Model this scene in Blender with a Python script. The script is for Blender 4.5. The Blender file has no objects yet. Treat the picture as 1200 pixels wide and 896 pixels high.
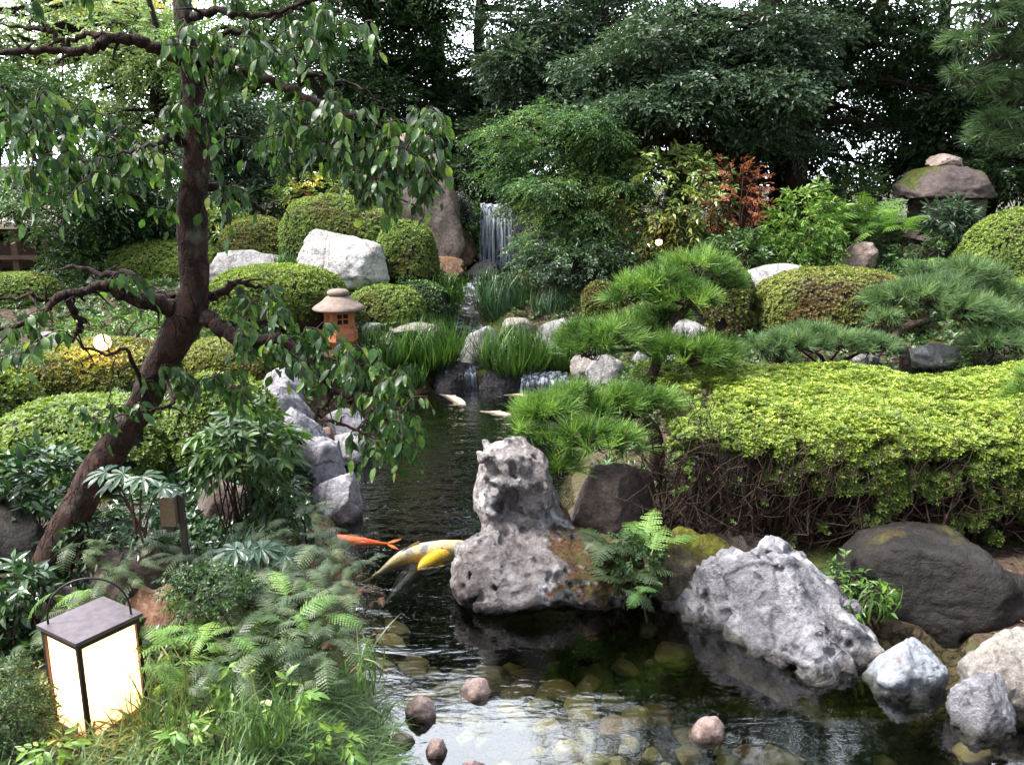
import bpy, math, bmesh, time
import numpy as np
from mathutils import Vector, Matrix
T0 = time.time()
rng = np.random.default_rng(11)
SC = bpy.context.scene
COL = SC.collection
pi = math.pi

# ------------------------------------------------------------------ camera model (used to lay out real positions)
H = 2.3
PITCH = math.radians(13.1)
FPX = 1000.0
CP, SP = math.cos(PITCH), math.sin(PITCH)
def ray(px, py):
    u = (px - 600) / FPX; v = -(py - 448) / FPX
    return np.array([u, CP + v * SP, -SP + v * CP])
def W(px, py, Y):
    d = ray(px, py); return np.array([0, 0, H]) + d * (Y / d[1])
def G(px, py, z=0.0):
    d = ray(px, py); return np.array([0, 0, H]) + d * ((z - H) / d[2])
def mpp(px, py, Y):
    return (Y / ray(px, py)[1]) / FPX

# ------------------------------------------------------------------ noise
_p = np.random.default_rng(3).permutation(256)
PERM = np.concatenate([_p, _p, _p])
GRAD = np.array([[1,1,0],[-1,1,0],[1,-1,0],[-1,-1,0],[1,0,1],[-1,0,1],[1,0,-1],[-1,0,-1],[0,1,1],[0,-1,1],[0,1,-1],[0,-1,-1]], float)
def perlin(P):
    P = np.asarray(P, float)
    fl = np.floor(P); f = P - fl; i = fl.astype(np.int64) & 255
    u = f * f * f * (f * (f * 6 - 15) + 10)
    out = np.zeros(P.shape[0])
    for dx in (0, 1):
        wx = u[:, 0] if dx else 1 - u[:, 0]
        for dy in (0, 1):
            wy = u[:, 1] if dy else 1 - u[:, 1]
            for dz in (0, 1):
                wz = u[:, 2] if dz else 1 - u[:, 2]
                h = PERM[PERM[PERM[(i[:, 0] + dx) & 255] + ((i[:, 1] + dy) & 255)] + ((i[:, 2] + dz) & 255)] % 12
                g = GRAD[h]
                out += wx * wy * wz * (g[:, 0] * (f[:, 0] - dx) + g[:, 1] * (f[:, 1] - dy) + g[:, 2] * (f[:, 2] - dz))
    return out
def fbm(P, oct=4, gain=.5, lac=2.03):
    P = np.asarray(P, float); s = np.zeros(P.shape[0]); a = 1.0; q = P.copy()
    for _ in range(oct):
        s += a * perlin(q); a *= gain; q = q * lac + 17.3
    return s
def ridged(P, oct=3):
    P = np.asarray(P, float); s = np.zeros(P.shape[0]); a = 1.0; q = P.copy()
    for _ in range(oct):
        s += a * (1 - 2 * np.abs(perlin(q))); a *= .5; q = q * 2.1 + 9.1
    return s
def unit(v):
    v = np.asarray(v, float); n = np.linalg.norm(v, axis=-1, keepdims=True); return v / np.maximum(n, 1e-9)
def smooth(x): x = np.clip(x, 0, 1); return x * x * (3 - 2 * x)

# ------------------------------------------------------------------ object helpers
def tag(o, label=None, cat=None, group=None, kind=None):
    if label: o['label'] = label
    if cat: o['category'] = cat
    if group: o['group'] = group
    if kind: o['kind'] = kind
    return o
def empty(name, loc, label, cat, group=None, rz=0):
    o = bpy.data.objects.new(name, None); COL.objects.link(o)
    o.location = [float(c) for c in loc]; o.rotation_euler = (0, 0, rz); o.empty_display_size = .1
    return tag(o, label, cat, group)
def mesh_obj(name, V, F, mat, parent=None, loc=(0, 0, 0), smooth_=True, rnd=None, world=False):
    """V (N,3), F list of int arrays (M,k). world=True: V are world coordinates, made relative to the parent/loc."""
    V = np.asarray(V, float)
    if not isinstance(F, list): F = [F]
    F = [np.asarray(f, np.int64) for f in F if len(f)]
    me = bpy.data.meshes.new(name)
    base = np.array(loc, float)
    if world:
        off = base if parent is None else np.array(parent.location, float) + base
        V = V - off
    nv = len(V); me.vertices.add(nv); me.vertices.foreach_set('co', V.astype(np.float32).ravel())
    li = np.concatenate([f.ravel() for f in F]); me.loops.add(len(li)); me.loops.foreach_set('vertex_index', li.astype(np.int32))
    tot = np.concatenate([np.full(len(f), f.shape[1]) for f in F]); st = np.concatenate([[0], np.cumsum(tot)[:-1]])
    me.polygons.add(len(tot)); me.polygons.foreach_set('loop_start', st.astype(np.int32))
    me.update(calc_edges=True)
    me.polygons.foreach_set('use_smooth', np.full(len(tot), bool(smooth_)))
    if rnd is not None:
        a = me.attributes.new('rnd', 'FLOAT', 'FACE'); a.data.foreach_set('value', np.asarray(rnd, np.float32))
    me.update()
    if mat: me.materials.append(mat)
    o = bpy.data.objects.new(name, me); COL.objects.link(o)
    o.location = [float(c) for c in base]
    if parent is not None: o.parent = parent
    return o
class MB:
    """collects vertices and faces of ONE mesh"""
    def __init__(s): s.V = []; s.F = {}; s.R = {}; s.n = 0
    def add(s, V, F, rnd=0.5):
        V = np.asarray(V, float); F = np.asarray(F, np.int64); k = F.shape[1]
        s.V.append(V); s.F.setdefault(k, []).append(F + s.n)
        s.R.setdefault(k, []).append(np.broadcast_to(np.asarray(rnd, float), (len(F),)).copy()); s.n += len(V)
    def build(s, name, mat, parent=None, loc=(0, 0, 0), smooth_=True, world=False):
        ks = list(s.F)
        return mesh_obj(name, np.concatenate(s.V), [np.concatenate(s.F[k]) for k in ks], mat, parent, loc, smooth_, np.concatenate([np.concatenate(s.R[k]) for k in ks]), world)
    def box(s, c, d, rz=0, taper=1.0):
        c = np.array(c, float); d = np.array(d, float) / 2
        v = np.array([[x, y, z] for z in (-1, 1) for y in (-1, 1) for x in (-1, 1)], float)
        v[4:, :2] *= taper; v *= d
        if rz: v[:, :2] = v[:, :2] @ np.array([[math.cos(rz), math.sin(rz)], [-math.sin(rz), math.cos(rz)]])
        s.add(v + c, [[0, 2, 3, 1], [4, 5, 7, 6], [0, 1, 5, 4], [2, 6, 7, 3], [0, 4, 6, 2], [1, 3, 7, 5]])
    def tube(s, P, R, seg=8, noise=0.0, nscale=6.0, caps=True, rnd=.5):
        P = np.asarray(P, float); n = len(P); R = np.broadcast_to(np.asarray(R, float), (n,))
        T = np.gradient(P, axis=0); T = unit(T)
        up = np.array([0, 0, 1.]) if abs(T[0, 2]) < .9 else np.array([1., 0, 0])
        N = unit(np.cross(T[0], up)); Ns = [N]
        for i in range(1, n):
            N = N - T[i] * np.dot(N, T[i]); N = unit(N); Ns.append(N)
        Ns = np.array(Ns); B = np.cross(T, Ns)
        a = np.arange(seg) * 2 * pi / seg
        ring = (np.cos(a)[None, :, None] * Ns[:, None, :] + np.sin(a)[None, :, None] * B[:, None, :])
        rr = np.repeat(R[:, None], seg, 1)
        if noise:
            q = (P[:, None, :] + ring * R[:, None, None]).reshape(-1, 3)
            nn = (fbm(q * nscale, 3) + .5 * ridged(q * nscale * 2.2 * np.array([1, 1, .6]), 2)).reshape(n, seg)
            rr = rr * (1 + noise * nn)
        V = (P[:, None, :] + ring * rr[:, :, None]).reshape(-1, 3)
        i = np.arange(n - 1)[:, None] * seg; j = np.arange(seg)[None, :]; k = (j + 1) % seg
        F = np.stack([i + j, i + k, i + k + seg, i + j + seg], -1).reshape(-1, 4)
        s.add(V, F, rnd)
        if caps:
            o = s.n
            s.add([P[0], P[-1]], np.zeros((0, 3), int)) if False else None
            c0 = len(V)
            V2 = np.concatenate([V[:seg], [P[0]], V[-seg:], [P[-1]]])
            jj = np.arange(seg); kk = (jj + 1) % seg
            F2 = np.concatenate([np.stack([kk, jj, np.full(seg, seg)], 1), np.stack([jj + seg + 1, kk + seg + 1, np.full(seg, 2 * seg + 1)], 1)])
            s.add(V2, F2, rnd)
    def lathe(s, prof, seg=24, c=(0, 0, 0), rot=0.0, close=True):
        prof = np.array(prof, float); n = len(prof); a = np.arange(seg) * 2 * pi / seg + rot
        V = np.stack([prof[:, None, 0] * np.cos(a), prof[:, None, 0] * np.sin(a), np.repeat(prof[:, 1:2], seg, 1)], -1).reshape(-1, 3) + np.array(c)
        i = np.arange(n - 1)[:, None] * seg; j = np.arange(seg)[None, :]; k = (j + 1) % seg
        s.add(V, np.stack([i + j, i + k, i + k + seg, i + j + seg], -1).reshape(-1, 4))
def spline(P, sub=6):
    """Catmull-Rom through rows of P (any number of columns)"""
    P = np.asarray(P, float); Q = np.vstack([2 * P[0] - P[1], P, 2 * P[-1] - P[-2]]); out = []
    t = np.arange(sub)[:, None] / sub
    for i in range(1, len(Q) - 2):
        a, b, c, d = Q[i - 1], Q[i], Q[i + 1], Q[i + 2]
        out.append(.5 * ((2 * b) + (-a + c) * t + (2 * a - 5 * b + 4 * c - d) * t ** 2 + (-a + 3 * b - 3 * c + d) * t ** 3))
    out.append(P[-1:]); return np.vstack(out)
def frames(D, N):
    """rotation matrices whose y axis is D and z axis is close to N"""
    y = unit(D); x = unit(np.cross(y, N)); z = np.cross(x, y)
    return np.stack([x, y, z], -1)          # columns
def scatter(mb, tv, tf, pos, R, scale, rnd):
    tv = np.asarray(tv, float); tf = np.asarray(tf); n = len(pos)
    if n == 0: return
    scale = np.asarray(scale, float)
    if scale.ndim == 1: sv = tv[None] * scale[:, None, None]
    else: sv = tv[None] * scale[:, None, :]
    V = np.einsum('nij,nkj->nki', R, sv) + pos[:, None, :]
    F = tf[None] + (np.arange(n) * len(tv))[:, None, None]
    mb.add(V.reshape(-1, 3), F.reshape(-1, tf.shape[1]), np.repeat(rnd, len(tf)))
def rdir(n, r=None):
    r = r or rng
    return unit(r.normal(size=(n, 3)))

# ------------------------------------------------------------------ leaf templates (length 1 along +y)
def leaf_small(w=.5, fold=.12):
    return np.array([[0, 0, 0], [-w / 2, .45, fold], [0, 1, -.1], [w / 2, .45, fold], [0, .5, 0]]), np.array([[0, 4, 1], [1, 4, 2], [0, 3, 4], [4, 3, 2]])
def leaf_quad(w=.5, fold=.1):
    return np.array([[0, 0, 0], [-w / 2, .45, fold], [0, 1, -.05], [w / 2, .45, fold]]), np.array([[0, 3, 2, 1]])
def leaf_big(w=.5, fold=.10, droop=.25, petiole=.15):
    ys = np.array([0, .22, .48, .74, 1.0]); ws = np.array([0.02, .85, 1, .62, 0.0]) * w / 2
    V = [[0, -petiole, .02]]; F = []
    for y, ww in zip(ys, ws):
        z = -droop * y * y
        V += [[-ww, y, z + fold * ww * 2], [0, y, z], [ww, y, z + fold * ww * 2]]
    for i in range(4):
        a = 1 + 3 * i; b = a + 3
        F += [[a, a + 1, b + 1], [a, b + 1, b], [a + 1, a + 2, b + 2], [a + 1, b + 2, b + 1]]
    F += [[0, 3, 2], [0, 2, 1]]
    return np.array(V, float), np.array(F)
def rosette(k=5, cup=.5, w=.42, seed=0):
    r = np.random.default_rng(seed); V = []; F = []
    for i in range(k):
        a = i * 2 * pi / k + r.uniform(-.3, .3); c = cup * r.uniform(.5, 1.5); L = r.uniform(.7, 1.1)
        d = np.array([math.cos(a) * math.cos(c), math.sin(a) * math.cos(c), math.sin(c)]); s = np.array([-math.sin(a), math.cos(a), 0]) * w / 2
        o = len(V); V += [np.zeros(3), d * .55 * L + s * L + [0, 0, .06], d * L, d * .55 * L - s * L + [0, 0, .06]]; F.append([o, o + 3, o + 2, o + 1])
    return np.array(V), np.array(F)       # axis is +z
def blade(bend=.6, w=.03, n=5, seed=0):
    t = np.linspace(0, 1, n); ang = bend * t * 1.6
    y = np.cumsum(np.concatenate([[0], np.cos((ang[1:] + ang[:-1]) / 2) / (n - 1)])); z = -np.cumsum(np.concatenate([[0], np.sin((ang[1:] + ang[:-1]) / 2) / (n - 1)]))
    ww = w / 2 * np.clip(1.05 - t ** 2.2, .04, 1) * (.6 + .4 * np.minimum(1, t * 4))
    V = []; F = []
    for i in range(n): V += [[-ww[i], y[i], z[i]], [ww[i], y[i], z[i]]]
    for i in range(n - 1): F.append([2 * i, 2 * i + 1, 2 * i + 3, 2 * i + 2])
    return np.array(V), np.array(F)
def frond(pairs=15, arch=.9, seed=0, lobes=5, width=.24):
    """fern frond, rachis along +y arching toward -z"""
    r = np.random.default_rng(seed); V = []; F = []
    def pt(t):
        return np.array([0, math.sin(arch * t) / arch, (math.cos(arch * t) - 1) / arch])
    for i in range(9):
        t = i / 9; a, b = pt(t), pt((i + 1) / 9); o = len(V); w = .008 * (1 - t) + .002
        V += [a - [w, 0, 0], a + [w, 0, 0], b + [w, 0, 0], b - [w, 0, 0]]; F.append([o, o + 1, o + 2, o + 3])
    for i in range(pairs):
        t = .14 + .85 * i / pairs; p = pt(t); tg = unit(pt(t + .02) - p); nn = np.cross([1, 0, 0], tg)
        L = width * (math.sin(pi * min(1, (t * .93 + .13))) ** .8 + .05) * r.uniform(.88, 1.08)
        for sd in (-1, 1):
            d = unit(np.array([sd, 0, 0]) * .93 + tg * .42 - nn * .18 * r.uniform(.2, 1.6)); s = unit(tg - d * np.dot(tg, d)) 
            pw = L * .16
            for j in range(lobes):
                u = j / lobes; c = p + d * L * u - nn * .10 * L * u * u; c2 = p + d * L * min(1, (u + 1.25 / lobes)) - nn * .1 * L * (u + .2) ** 2
                ww = pw * (1 - .72 * u) * (1.0)
                o = len(V); m = (c + c2) / 2
                V += [c, m + s * ww + d * .03 * L, c2, m - s * ww + d * .03 * L]; F.append([o, o + 3, o + 2, o + 1])
    return np.array(V), np.array(F)
def needles(n=34, seed=0, spread=1.15, w=.014, core=.18):
    """pine tuft around +y, needle length about 1"""
    r = np.random.default_rng(seed); V = []; F = []
    for i in range(n):
        a = r.uniform(0, 2 * pi); th = spread * r.uniform(.05, 1) ** .7; L = r.uniform(.75, 1.1)
        d = np.array([math.sin(th) * math.cos(a), math.cos(th), math.sin(th) * math.sin(a)]); s = unit(np.cross(d, rdir(1, r)[0])) * w / 2
        b = np.array([0, -r.uniform(0, core) * 2, 0]); tip = b + d * L + np.array([0, .08, 0]) * L
        o = len(V); V += [b - s, b + s, tip + s * .3, tip - s * .3]; F.append([o, o + 1, o + 2, o + 3])
    return np.array(V), np.array(F)
def palmate(lobes=8, seed=0):
    """fatsia leaf, stalk joins at the origin, main lobe along +y"""
    V = [[0, 0, 0]]; F = []
    for i in range(lobes):
        a = (i - (lobes - 1) / 2) / (lobes - 1) * 4.2; L = 1 - .35 * abs(a) / 2.1
        d = np.array([math.sin(a), math.cos(a)]); s = np.array([d[1], -d[0]])
        o = len(V)
        for t, w in ((.4, .075), (.68, .12), (.88, .07)):
            for sg in (-1, 0, 1):
                q = d * L * t + s * w * sg; V.append([q[0], q[1], -.28 * (L * t) ** 2 + (0 if sg == 0 else .035)])
        q = d * L; V.append([q[0], q[1], -.3 * L * L])
        F += [[0, o + 1, o], [0, o + 2, o + 1]]
        for k in (0, 3):
            F += [[o + k, o + k + 1, o + k + 4], [o + k, o + k + 4, o + k + 3], [o + k + 1, o + k + 2, o + k + 5], [o + k + 1, o + k + 5, o + k + 4]]
        F += [[o + 6, o + 7, o + 9], [o + 7, o + 8, o + 9]]
    return np.array(V, float), np.array(F)
# ------------------------------------------------------------------ materials
def newmat(name):
    m = bpy.data.materials.new(name); m.use_nodes = True; nt = m.node_tree; nt.nodes.clear()
    return m, nt, nt.nodes, nt.links
def ramp(n, cols, interp='LINEAR'):
    r = n.new('ShaderNodeValToRGB'); cr = r.color_ramp; cr.interpolation = interp
    while len(cr.elements) < len(cols): cr.elements.new(.5)
    for e, (p, c) in zip(cr.elements, cols): e.position = p; e.color = (*c, 1) if len(c) == 3 else c
    return r
def noise_node(n, l, scale, detail=4, rough=.55, dist=0.0, vec=None, typ=None):
    t = n.new('ShaderNodeTexNoise'); t.inputs['Scale'].default_value = scale; t.inputs['Detail'].default_value = detail
    t.inputs['Roughness'].default_value = rough; t.inputs['Distortion'].default_value = dist
    if typ: t.noise_type = typ
    if vec is not None: l.new(vec, t.inputs['Vector'])
    return t
def mixc(n, l, a, b, f, mode='MIX'):
    m = n.new('ShaderNodeMix'); m.data_type = 'RGBA'; m.blend_type = mode
    for s, v in ((m.inputs[6], a), (m.inputs[7], b), (m.inputs[0], f)):
        if isinstance(v, (tuple, list)): s.default_value = (*v, 1) if len(v) == 3 else v
        elif isinstance(v, (int, float)): s.default_value = v
        else: l.new(v, s)
    return m.outputs[2]
def mathn(n, l, op, a, b=None, c=None, clamp=False):
    m = n.new('ShaderNodeMath'); m.operation = op; m.use_clamp = clamp
    for i, v in enumerate((a, b, c)):
        if v is None: continue
        if isinstance(v, (int, float)): m.inputs[i].default_value = v
        else: l.new(v, m.inputs[i])
    return m.outputs[0]
def maprange(n, l, v, a, b, c=0., d=1.):
    m = n.new('ShaderNodeMapRange'); l.new(v, m.inputs[0])
    for i, x in enumerate((a, b, c, d)): m.inputs[i + 1].default_value = x
    return m.outputs[0]

LEAFM = {}
def leaf_mat(name, cols, rough=.45, trans=.28, spec=.5, patch=None, pscale=1.5, tcol=1.25):
    """cols: ramp over each leaf's own random value; patch: another colour that takes over in clumps"""
    if name in LEAFM: return LEAFM[name]
    m, nt, n, l = newmat(name)
    at = n.new('ShaderNodeAttribute'); at.attribute_name = 'rnd'
    r = ramp(n, cols); l.new(at.outputs['Fac'], r.inputs[0]); col = r.outputs[0]
    geo = n.new('ShaderNodeNewGeometry')
    if patch:
        t = noise_node(n, l, pscale, 3, .6, vec=geo.outputs['Position'])
        col = mixc(n, l, col, patch, maprange(n, l, t.outputs[0], .52, .66, 0, .8))
    t2 = noise_node(n, l, 60, 2, .5, vec=geo.outputs['Position'])
    col = mixc(n, l, col, maprange(n, l, t2.outputs[0], .3, .75, .62, 1.25), 1.0, 'MULTIPLY')
    p = n.new('ShaderNodeBsdfPrincipled'); p.inputs['Roughness'].default_value = rough
    p.inputs['Specular IOR Level'].default_value = spec; l.new(col, p.inputs['Base Color'])
    tr = n.new('ShaderNodeBsdfTranslucent'); l.new(mixc(n, l, col, (tcol, tcol * 1.05, tcol * .6), 1.0, 'MULTIPLY'), tr.inputs[0])
    mx = n.new('ShaderNodeMixShader'); mx.inputs[0].default_value = trans
    l.new(p.outputs[0], mx.inputs[1]); l.new(tr.outputs[0], mx.inputs[2])
    o = n.new('ShaderNodeOutputMaterial'); l.new(mx.outputs[0], o.inputs[0]); LEAFM[name] = m
    return m
ROCKM = {}
def rock_mat(name, c1, c2, c3=None, scale=3., moss=0., mosscol=(.10, .115, .02), mosscol2=(.16, .09, .03), bump=.5, rough=.75, wet=0.05, veins=.3, white=0., bscale=1., pits=0., mossx=0.):
    if name in ROCKM: return ROCKM[name]
    m, nt, n, l = newmat(name); c3 = c3 or tuple(x * .45 for x in c1)
    tc = n.new('ShaderNodeTexCoord'); geo = n.new('ShaderNodeNewGeometry'); oc = tc.outputs['Object']
    a = noise_node(n, l, scale, 8, .62, .6, oc); b = noise_node(n, l, scale * 3.7, 8, .7, .2, oc); c = noise_node(n, l, scale * 16, 6, .7, 0, oc)
    v = n.new('ShaderNodeTexVoronoi'); v.feature = 'DISTANCE_TO_EDGE'; v.inputs['Scale'].default_value = scale * 1.3
    mp = n.new('ShaderNodeMapping'); mp.inputs['Rotation'].default_value = (.4, .6, .3); mp.inputs['Scale'].default_value = (1, .45, 1.4)
    l.new(mixc(n, l, oc, a.outputs[1], .22), mp.inputs[0]); l.new(mp.outputs[0], v.inputs['Vector'])
    col = mixc(n, l, c1, c2, maprange(n, l, a.outputs[0], .38, .62))
    col = mixc(n, l, col, c3, maprange(n, l, b.outputs[0], .52, .66, 0, .85))
    col = mixc(n, l, col, tuple(min(.8, x * 1.9 + .004) for x in c1), maprange(n, l, b.outputs[0], .43, .28, 0, .8))
    crack = maprange(n, l, v.outputs[0], 0, .035, 1, 0)
    col = mixc(n, l, col, tuple(x * .35 for x in c3), mathn(n, l, 'MULTIPLY', crack, veins))
    col = mixc(n, l, col, maprange(n, l, c.outputs[0], .3, .7, .55, 1.4), 1.0, 'MULTIPLY')
    if white:
        w = noise_node(n, l, scale * 1.4, 5, .6, 1.2, oc)
        col = mixc(n, l, col, (.75, .74, .74), maprange(n, l, w.outputs[0], .56, .66, 0, white))
    ph = None
    if pits:
        ph = n.new('ShaderNodeTexVoronoi'); ph.inputs['Scale'].default_value = scale * 7; l.new(mixc(n, l, oc, b.outputs[1], .12), ph.inputs['Vector'])
        pm = noise_node(n, l, scale * 1.1, 2, .5, 0, oc)
        pitm = mathn(n, l, 'MULTIPLY', maprange(n, l, ph.outputs['Distance'], .12, .34, 1, 0), maprange(n, l, pm.outputs[0], .45, .6, 0, 1))
        col = mixc(n, l, col, tuple(x * .3 for x in c3), mathn(n, l, 'MULTIPLY', pitm, .8 * pits))
    rg = rough
    sep = n.new('ShaderNodeSeparateXYZ'); l.new(geo.outputs['Position'], sep.inputs[0])
    if moss:
        sn = n.new('ShaderNodeSeparateXYZ'); l.new(geo.outputs['Normal'], sn.inputs[0])
        mn = noise_node(n, l, scale * .8, 5, .6, .3, oc)
        f = mathn(n, l, 'ADD', mathn(n, l, 'MULTIPLY', sn.outputs[2], .25), mn.outputs[0])
        if mossx:
            so = n.new('ShaderNodeSeparateXYZ'); l.new(oc, so.inputs[0]); f = mathn(n, l, 'ADD', f, maprange(n, l, so.outputs[0], -.1, .45, 0, mossx))
        f = maprange(n, l, f, .92 - moss * .5, 1.0 - moss * .5, 0, 1)
        mc = mixc(n, l, mosscol, mosscol2, maprange(n, l, b.outputs[0], .42, .6))
        mc = mixc(n, l, mc, maprange(n, l, c.outputs[0], .3, .7, .4, 1.6), 1.0, 'MULTIPLY')
        col = mixc(n, l, col, mc, f)
    # dark wet band where the stone meets the water
    if wet:
        wn = mathn(n, l, 'SUBTRACT', sep.outputs[2], mathn(n, l, 'MULTIPLY', b.outputs[0], .05))
        wf = maprange(n, l, wn, -.01, wet, 1, 0)
        col = mixc(n, l, col, mixc(n, l, col, (.28, .27, .24), 1.0, 'MULTIPLY'), wf)
        rg = maprange(n, l, wf, 0, 1, rough, .25)
    p = n.new('ShaderNodeBsdfPrincipled'); l.new(col, p.inputs['Base Color'])
    if isinstance(rg, float): p.inputs['Roughness'].default_value = rg
    else: l.new(rg, p.inputs['Roughness'])
    p.inputs['Specular IOR Level'].default_value = .25
    hsum = mathn(n, l, 'ADD', mathn(n, l, 'MULTIPLY', b.outputs[0], 1.0), mathn(n, l, 'MULTIPLY', c.outputs[0], .35))
    hsum = mathn(n, l, 'SUBTRACT', hsum, mathn(n, l, 'MULTIPLY', crack, .25 * veins))
    if pits: hsum = mathn(n, l, 'SUBTRACT', hsum, mathn(n, l, 'MULTIPLY', pitm, .7 * pits))
    bp = n.new('ShaderNodeBump'); bp.inputs['Strength'].default_value = bump; bp.inputs['Distance'].default_value = .06 * bscale; l.new(hsum, bp.inputs['Height'])
    l.new(bp.outputs[0], p.inputs['Normal'])
    o = n.new('ShaderNodeOutputMaterial'); l.new(p.outputs[0], o.inputs[0]); ROCKM[name] = m
    return m
def bark_mat(name, c1, c2, c3, scale=8., bump=.8, stretch=.3, lichen=0.):
    m, nt, n, l = newmat(name)
    tc = n.new('ShaderNodeTexCoord'); mp = n.new('ShaderNodeMapping'); mp.inputs['Scale'].default_value = (1, 1, stretch); l.new(tc.outputs['Object'], mp.inputs[0])
    a = noise_node(n, l, scale, 6, .65, .5, mp.outputs[0]); b = noise_node(n, l, scale * 4, 6, .7, .2, mp.outputs[0]); c = noise_node(n, l, scale * .35, 4, .6, .2, tc.outputs['Object'])
    v = n.new('ShaderNodeTexVoronoi'); v.feature = 'DISTANCE_TO_EDGE'; v.inputs['Scale'].default_value = scale * 1.6; l.new(mixc(n, l, mp.outputs[0], a.outputs[1], .15), v.inputs['Vector'])
    col = mixc(n, l, c1, c2, maprange(n, l, a.outputs[0], .38, .62)); col = mixc(n, l, col, c3, maprange(n, l, b.outputs[0], .5, .7, 0, .8))
    col = mixc(n, l, col, tuple(x * .3 for x in c1), maprange(n, l, v.outputs[0], 0, .07, .8, 0))
    if lichen: col = mixc(n, l, col, (.22, .24, .20), maprange(n, l, c.outputs[0], .56, .68, 0, lichen))
    p = n.new('ShaderNodeBsdfPrincipled'); l.new(col, p.inputs['Base Color']); p.inputs['Roughness'].default_value = .8; p.inputs['Specular IOR Level'].default_value = .25
    hs = mathn(n, l, 'ADD', mathn(n, l, 'MULTIPLY', maprange(n, l, v.outputs[0], 0, .12), .6), b.outputs[0])
    bp = n.new('ShaderNodeBump'); bp.inputs['Strength'].default_value = bump; bp.inputs['Distance'].default_value = .03; l.new(hs, bp.inputs['Height']); l.new(bp.outputs[0], p.inputs['Normal'])
    o = n.new('ShaderNodeOutputMaterial'); l.new(p.outputs[0], o.inputs[0]); return m
def plain_mat(name, col, rough=.6, nscale=20., var=.3, metal=0., bump=.15, col2=None, emit=None, es=1.):
    m, nt, n, l = newmat(name)
    tc = n.new('ShaderNodeTexCoord'); a = noise_node(n, l, nscale, 6, .6, .2, tc.outputs['Object'])
    col2 = col2 or tuple(c * (1 - var) for c in col)
    c = mixc(n, l, col, col2, maprange(n, l, a.outputs[0], .35, .65))
    p = n.new('ShaderNodeBsdfPrincipled'); l.new(c, p.inputs['Base Color']); p.inputs['Roughness'].default_value = rough; p.inputs['Metallic'].default_value = metal
    if emit: p.inputs['Emission Color'].default_value = (*emit, 1); p.inputs['Emission Strength'].default_value = es
    bp = n.new('ShaderNodeBump'); bp.inputs['Strength'].default_value = bump; bp.inputs['Distance'].default_value = .01; l.new(a.outputs[0], bp.inputs['Height']); l.new(bp.outputs[0], p.inputs['Normal'])
    o = n.new('ShaderNodeOutputMaterial'); l.new(p.outputs[0], o.inputs[0]); return m

M = {}
M['bark_plum'] = bark_mat('reddish_plum_bark', (.06, .030, .024), (.028, .018, .016), (.13, .052, .038), 9, 1.0, .45, .5)
M['bark_dark'] = bark_mat('dark_forest_bark', (.025, .018, .015), (.016, .012, .010), (.045, .03, .022), 6, .8, .3)
M['bark_red'] = bark_mat('rust_brown_bark', (.05, .026, .018), (.025, .016, .012), (.08, .04, .026), 6, .8, .3)
M['bark_pine'] = bark_mat('pine_bark', (.10, .07, .055), (.06, .042, .035), (.17, .12, .09), 12, .9, .5)
M['twig'] = bark_mat('thin_twigs', (.06, .034, .026), (.032, .02, .017), (.10, .06, .045), 20, .3, .5)
M['twig_dark'] = bark_mat('thin_dark_twigs', (.04, .022, .017), (.022, .014, .012), (.07, .038, .03), 20, .3, .5)
M['core'] = plain_mat('shade_core_dark', (.018, .016, .010), .9, 30, .5, bump=.6)  # near black fill, stands in for the shaded inside of clipped shrubs

L = {}
L['plum'] = leaf_mat('plum_leaves', [(0, (.018, .045, .014)), (.45, (.045, .11, .03)), (.8, (.13, .24, .05)), (1, (.25, .33, .07))], .4, .42, .5)
L['azalea_bright'] = leaf_mat('azalea_new_growth', [(0, (.035, .055, .012)), (.4, (.13, .20, .025)), (.75, (.29, .39, .045)), (1, (.46, .52, .11))], .5, .3, .4)
L['azalea_mid'] = leaf_mat('azalea_mid_leaves', [(0, (.05, .09, .02)), (.5, (.18, .27, .05)), (1, (.34, .44, .09))], .5, .28, .4, patch=(.16, .14, .04))
L['azalea_olive'] = leaf_mat('azalea_olive_leaves', [(0, (.055, .07, .018)), (.5, (.16, .19, .035)), (1, (.3, .34, .07))], .5, .28, .4, patch=(.13, .075, .03))
L['azalea_bronze'] = leaf_mat('azalea_bronze_leaves', [(0, (.06, .05, .018)), (.5, (.15, .12, .03)), (1, (.26, .22, .05))], .5, .28, .4, patch=(.16, .07, .025))
L['hedge_low'] = leaf_mat('hedge_side_leaves', [(0, (.035, .05, .012)), (.5, (.12, .19, .028)), (1, (.27, .38, .06))], .5, .3, .4)
L['pine'] = leaf_mat('pine_needles_bright', [(0, (.02, .055, .015)), (.5, (.10, .21, .04)), (1, (.32, .50, .11))], .45, .25, .4, tcol=1.2)
L['pine_grey'] = leaf_mat('pine_needles_grey', [(0, (.03, .06, .025)), (.5, (.11, .2, .08)), (1, (.27, .4, .17))], .5, .25, .35)
L['grass'] = leaf_mat('lilyturf_blades', [(0, (.03, .07, .015)), (.5, (.07, .16, .03)), (1, (.17, .30, .06))], .35, .25, .5)
L['grass_blue'] = leaf_mat('blue_green_blades', [(0, (.02, .05, .025)), (.5, (.05, .11, .05)), (1, (.12, .2, .09))], .35, .25, .5)
L['lawn'] = leaf_mat('meadow_grass', [(0, (.04, .08, .025)), (.5, (.09, .17, .045)), (.88, (.18, .28, .08)), (1, (.3, .27, .12))], .4, .35, .4)
L['fern'] = leaf_mat('fern_fronds', [(0, (.025, .05, .02)), (.5, (.065, .11, .04)), (1, (.18, .23, .11))], .45, .3, .45)
L['fern_light'] = leaf_mat('light_fern_fronds', [(0, (.07, .16, .035)), (.5, (.14, .28, .06)), (1, (.26, .42, .10))], .45, .35, .4)
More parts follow.
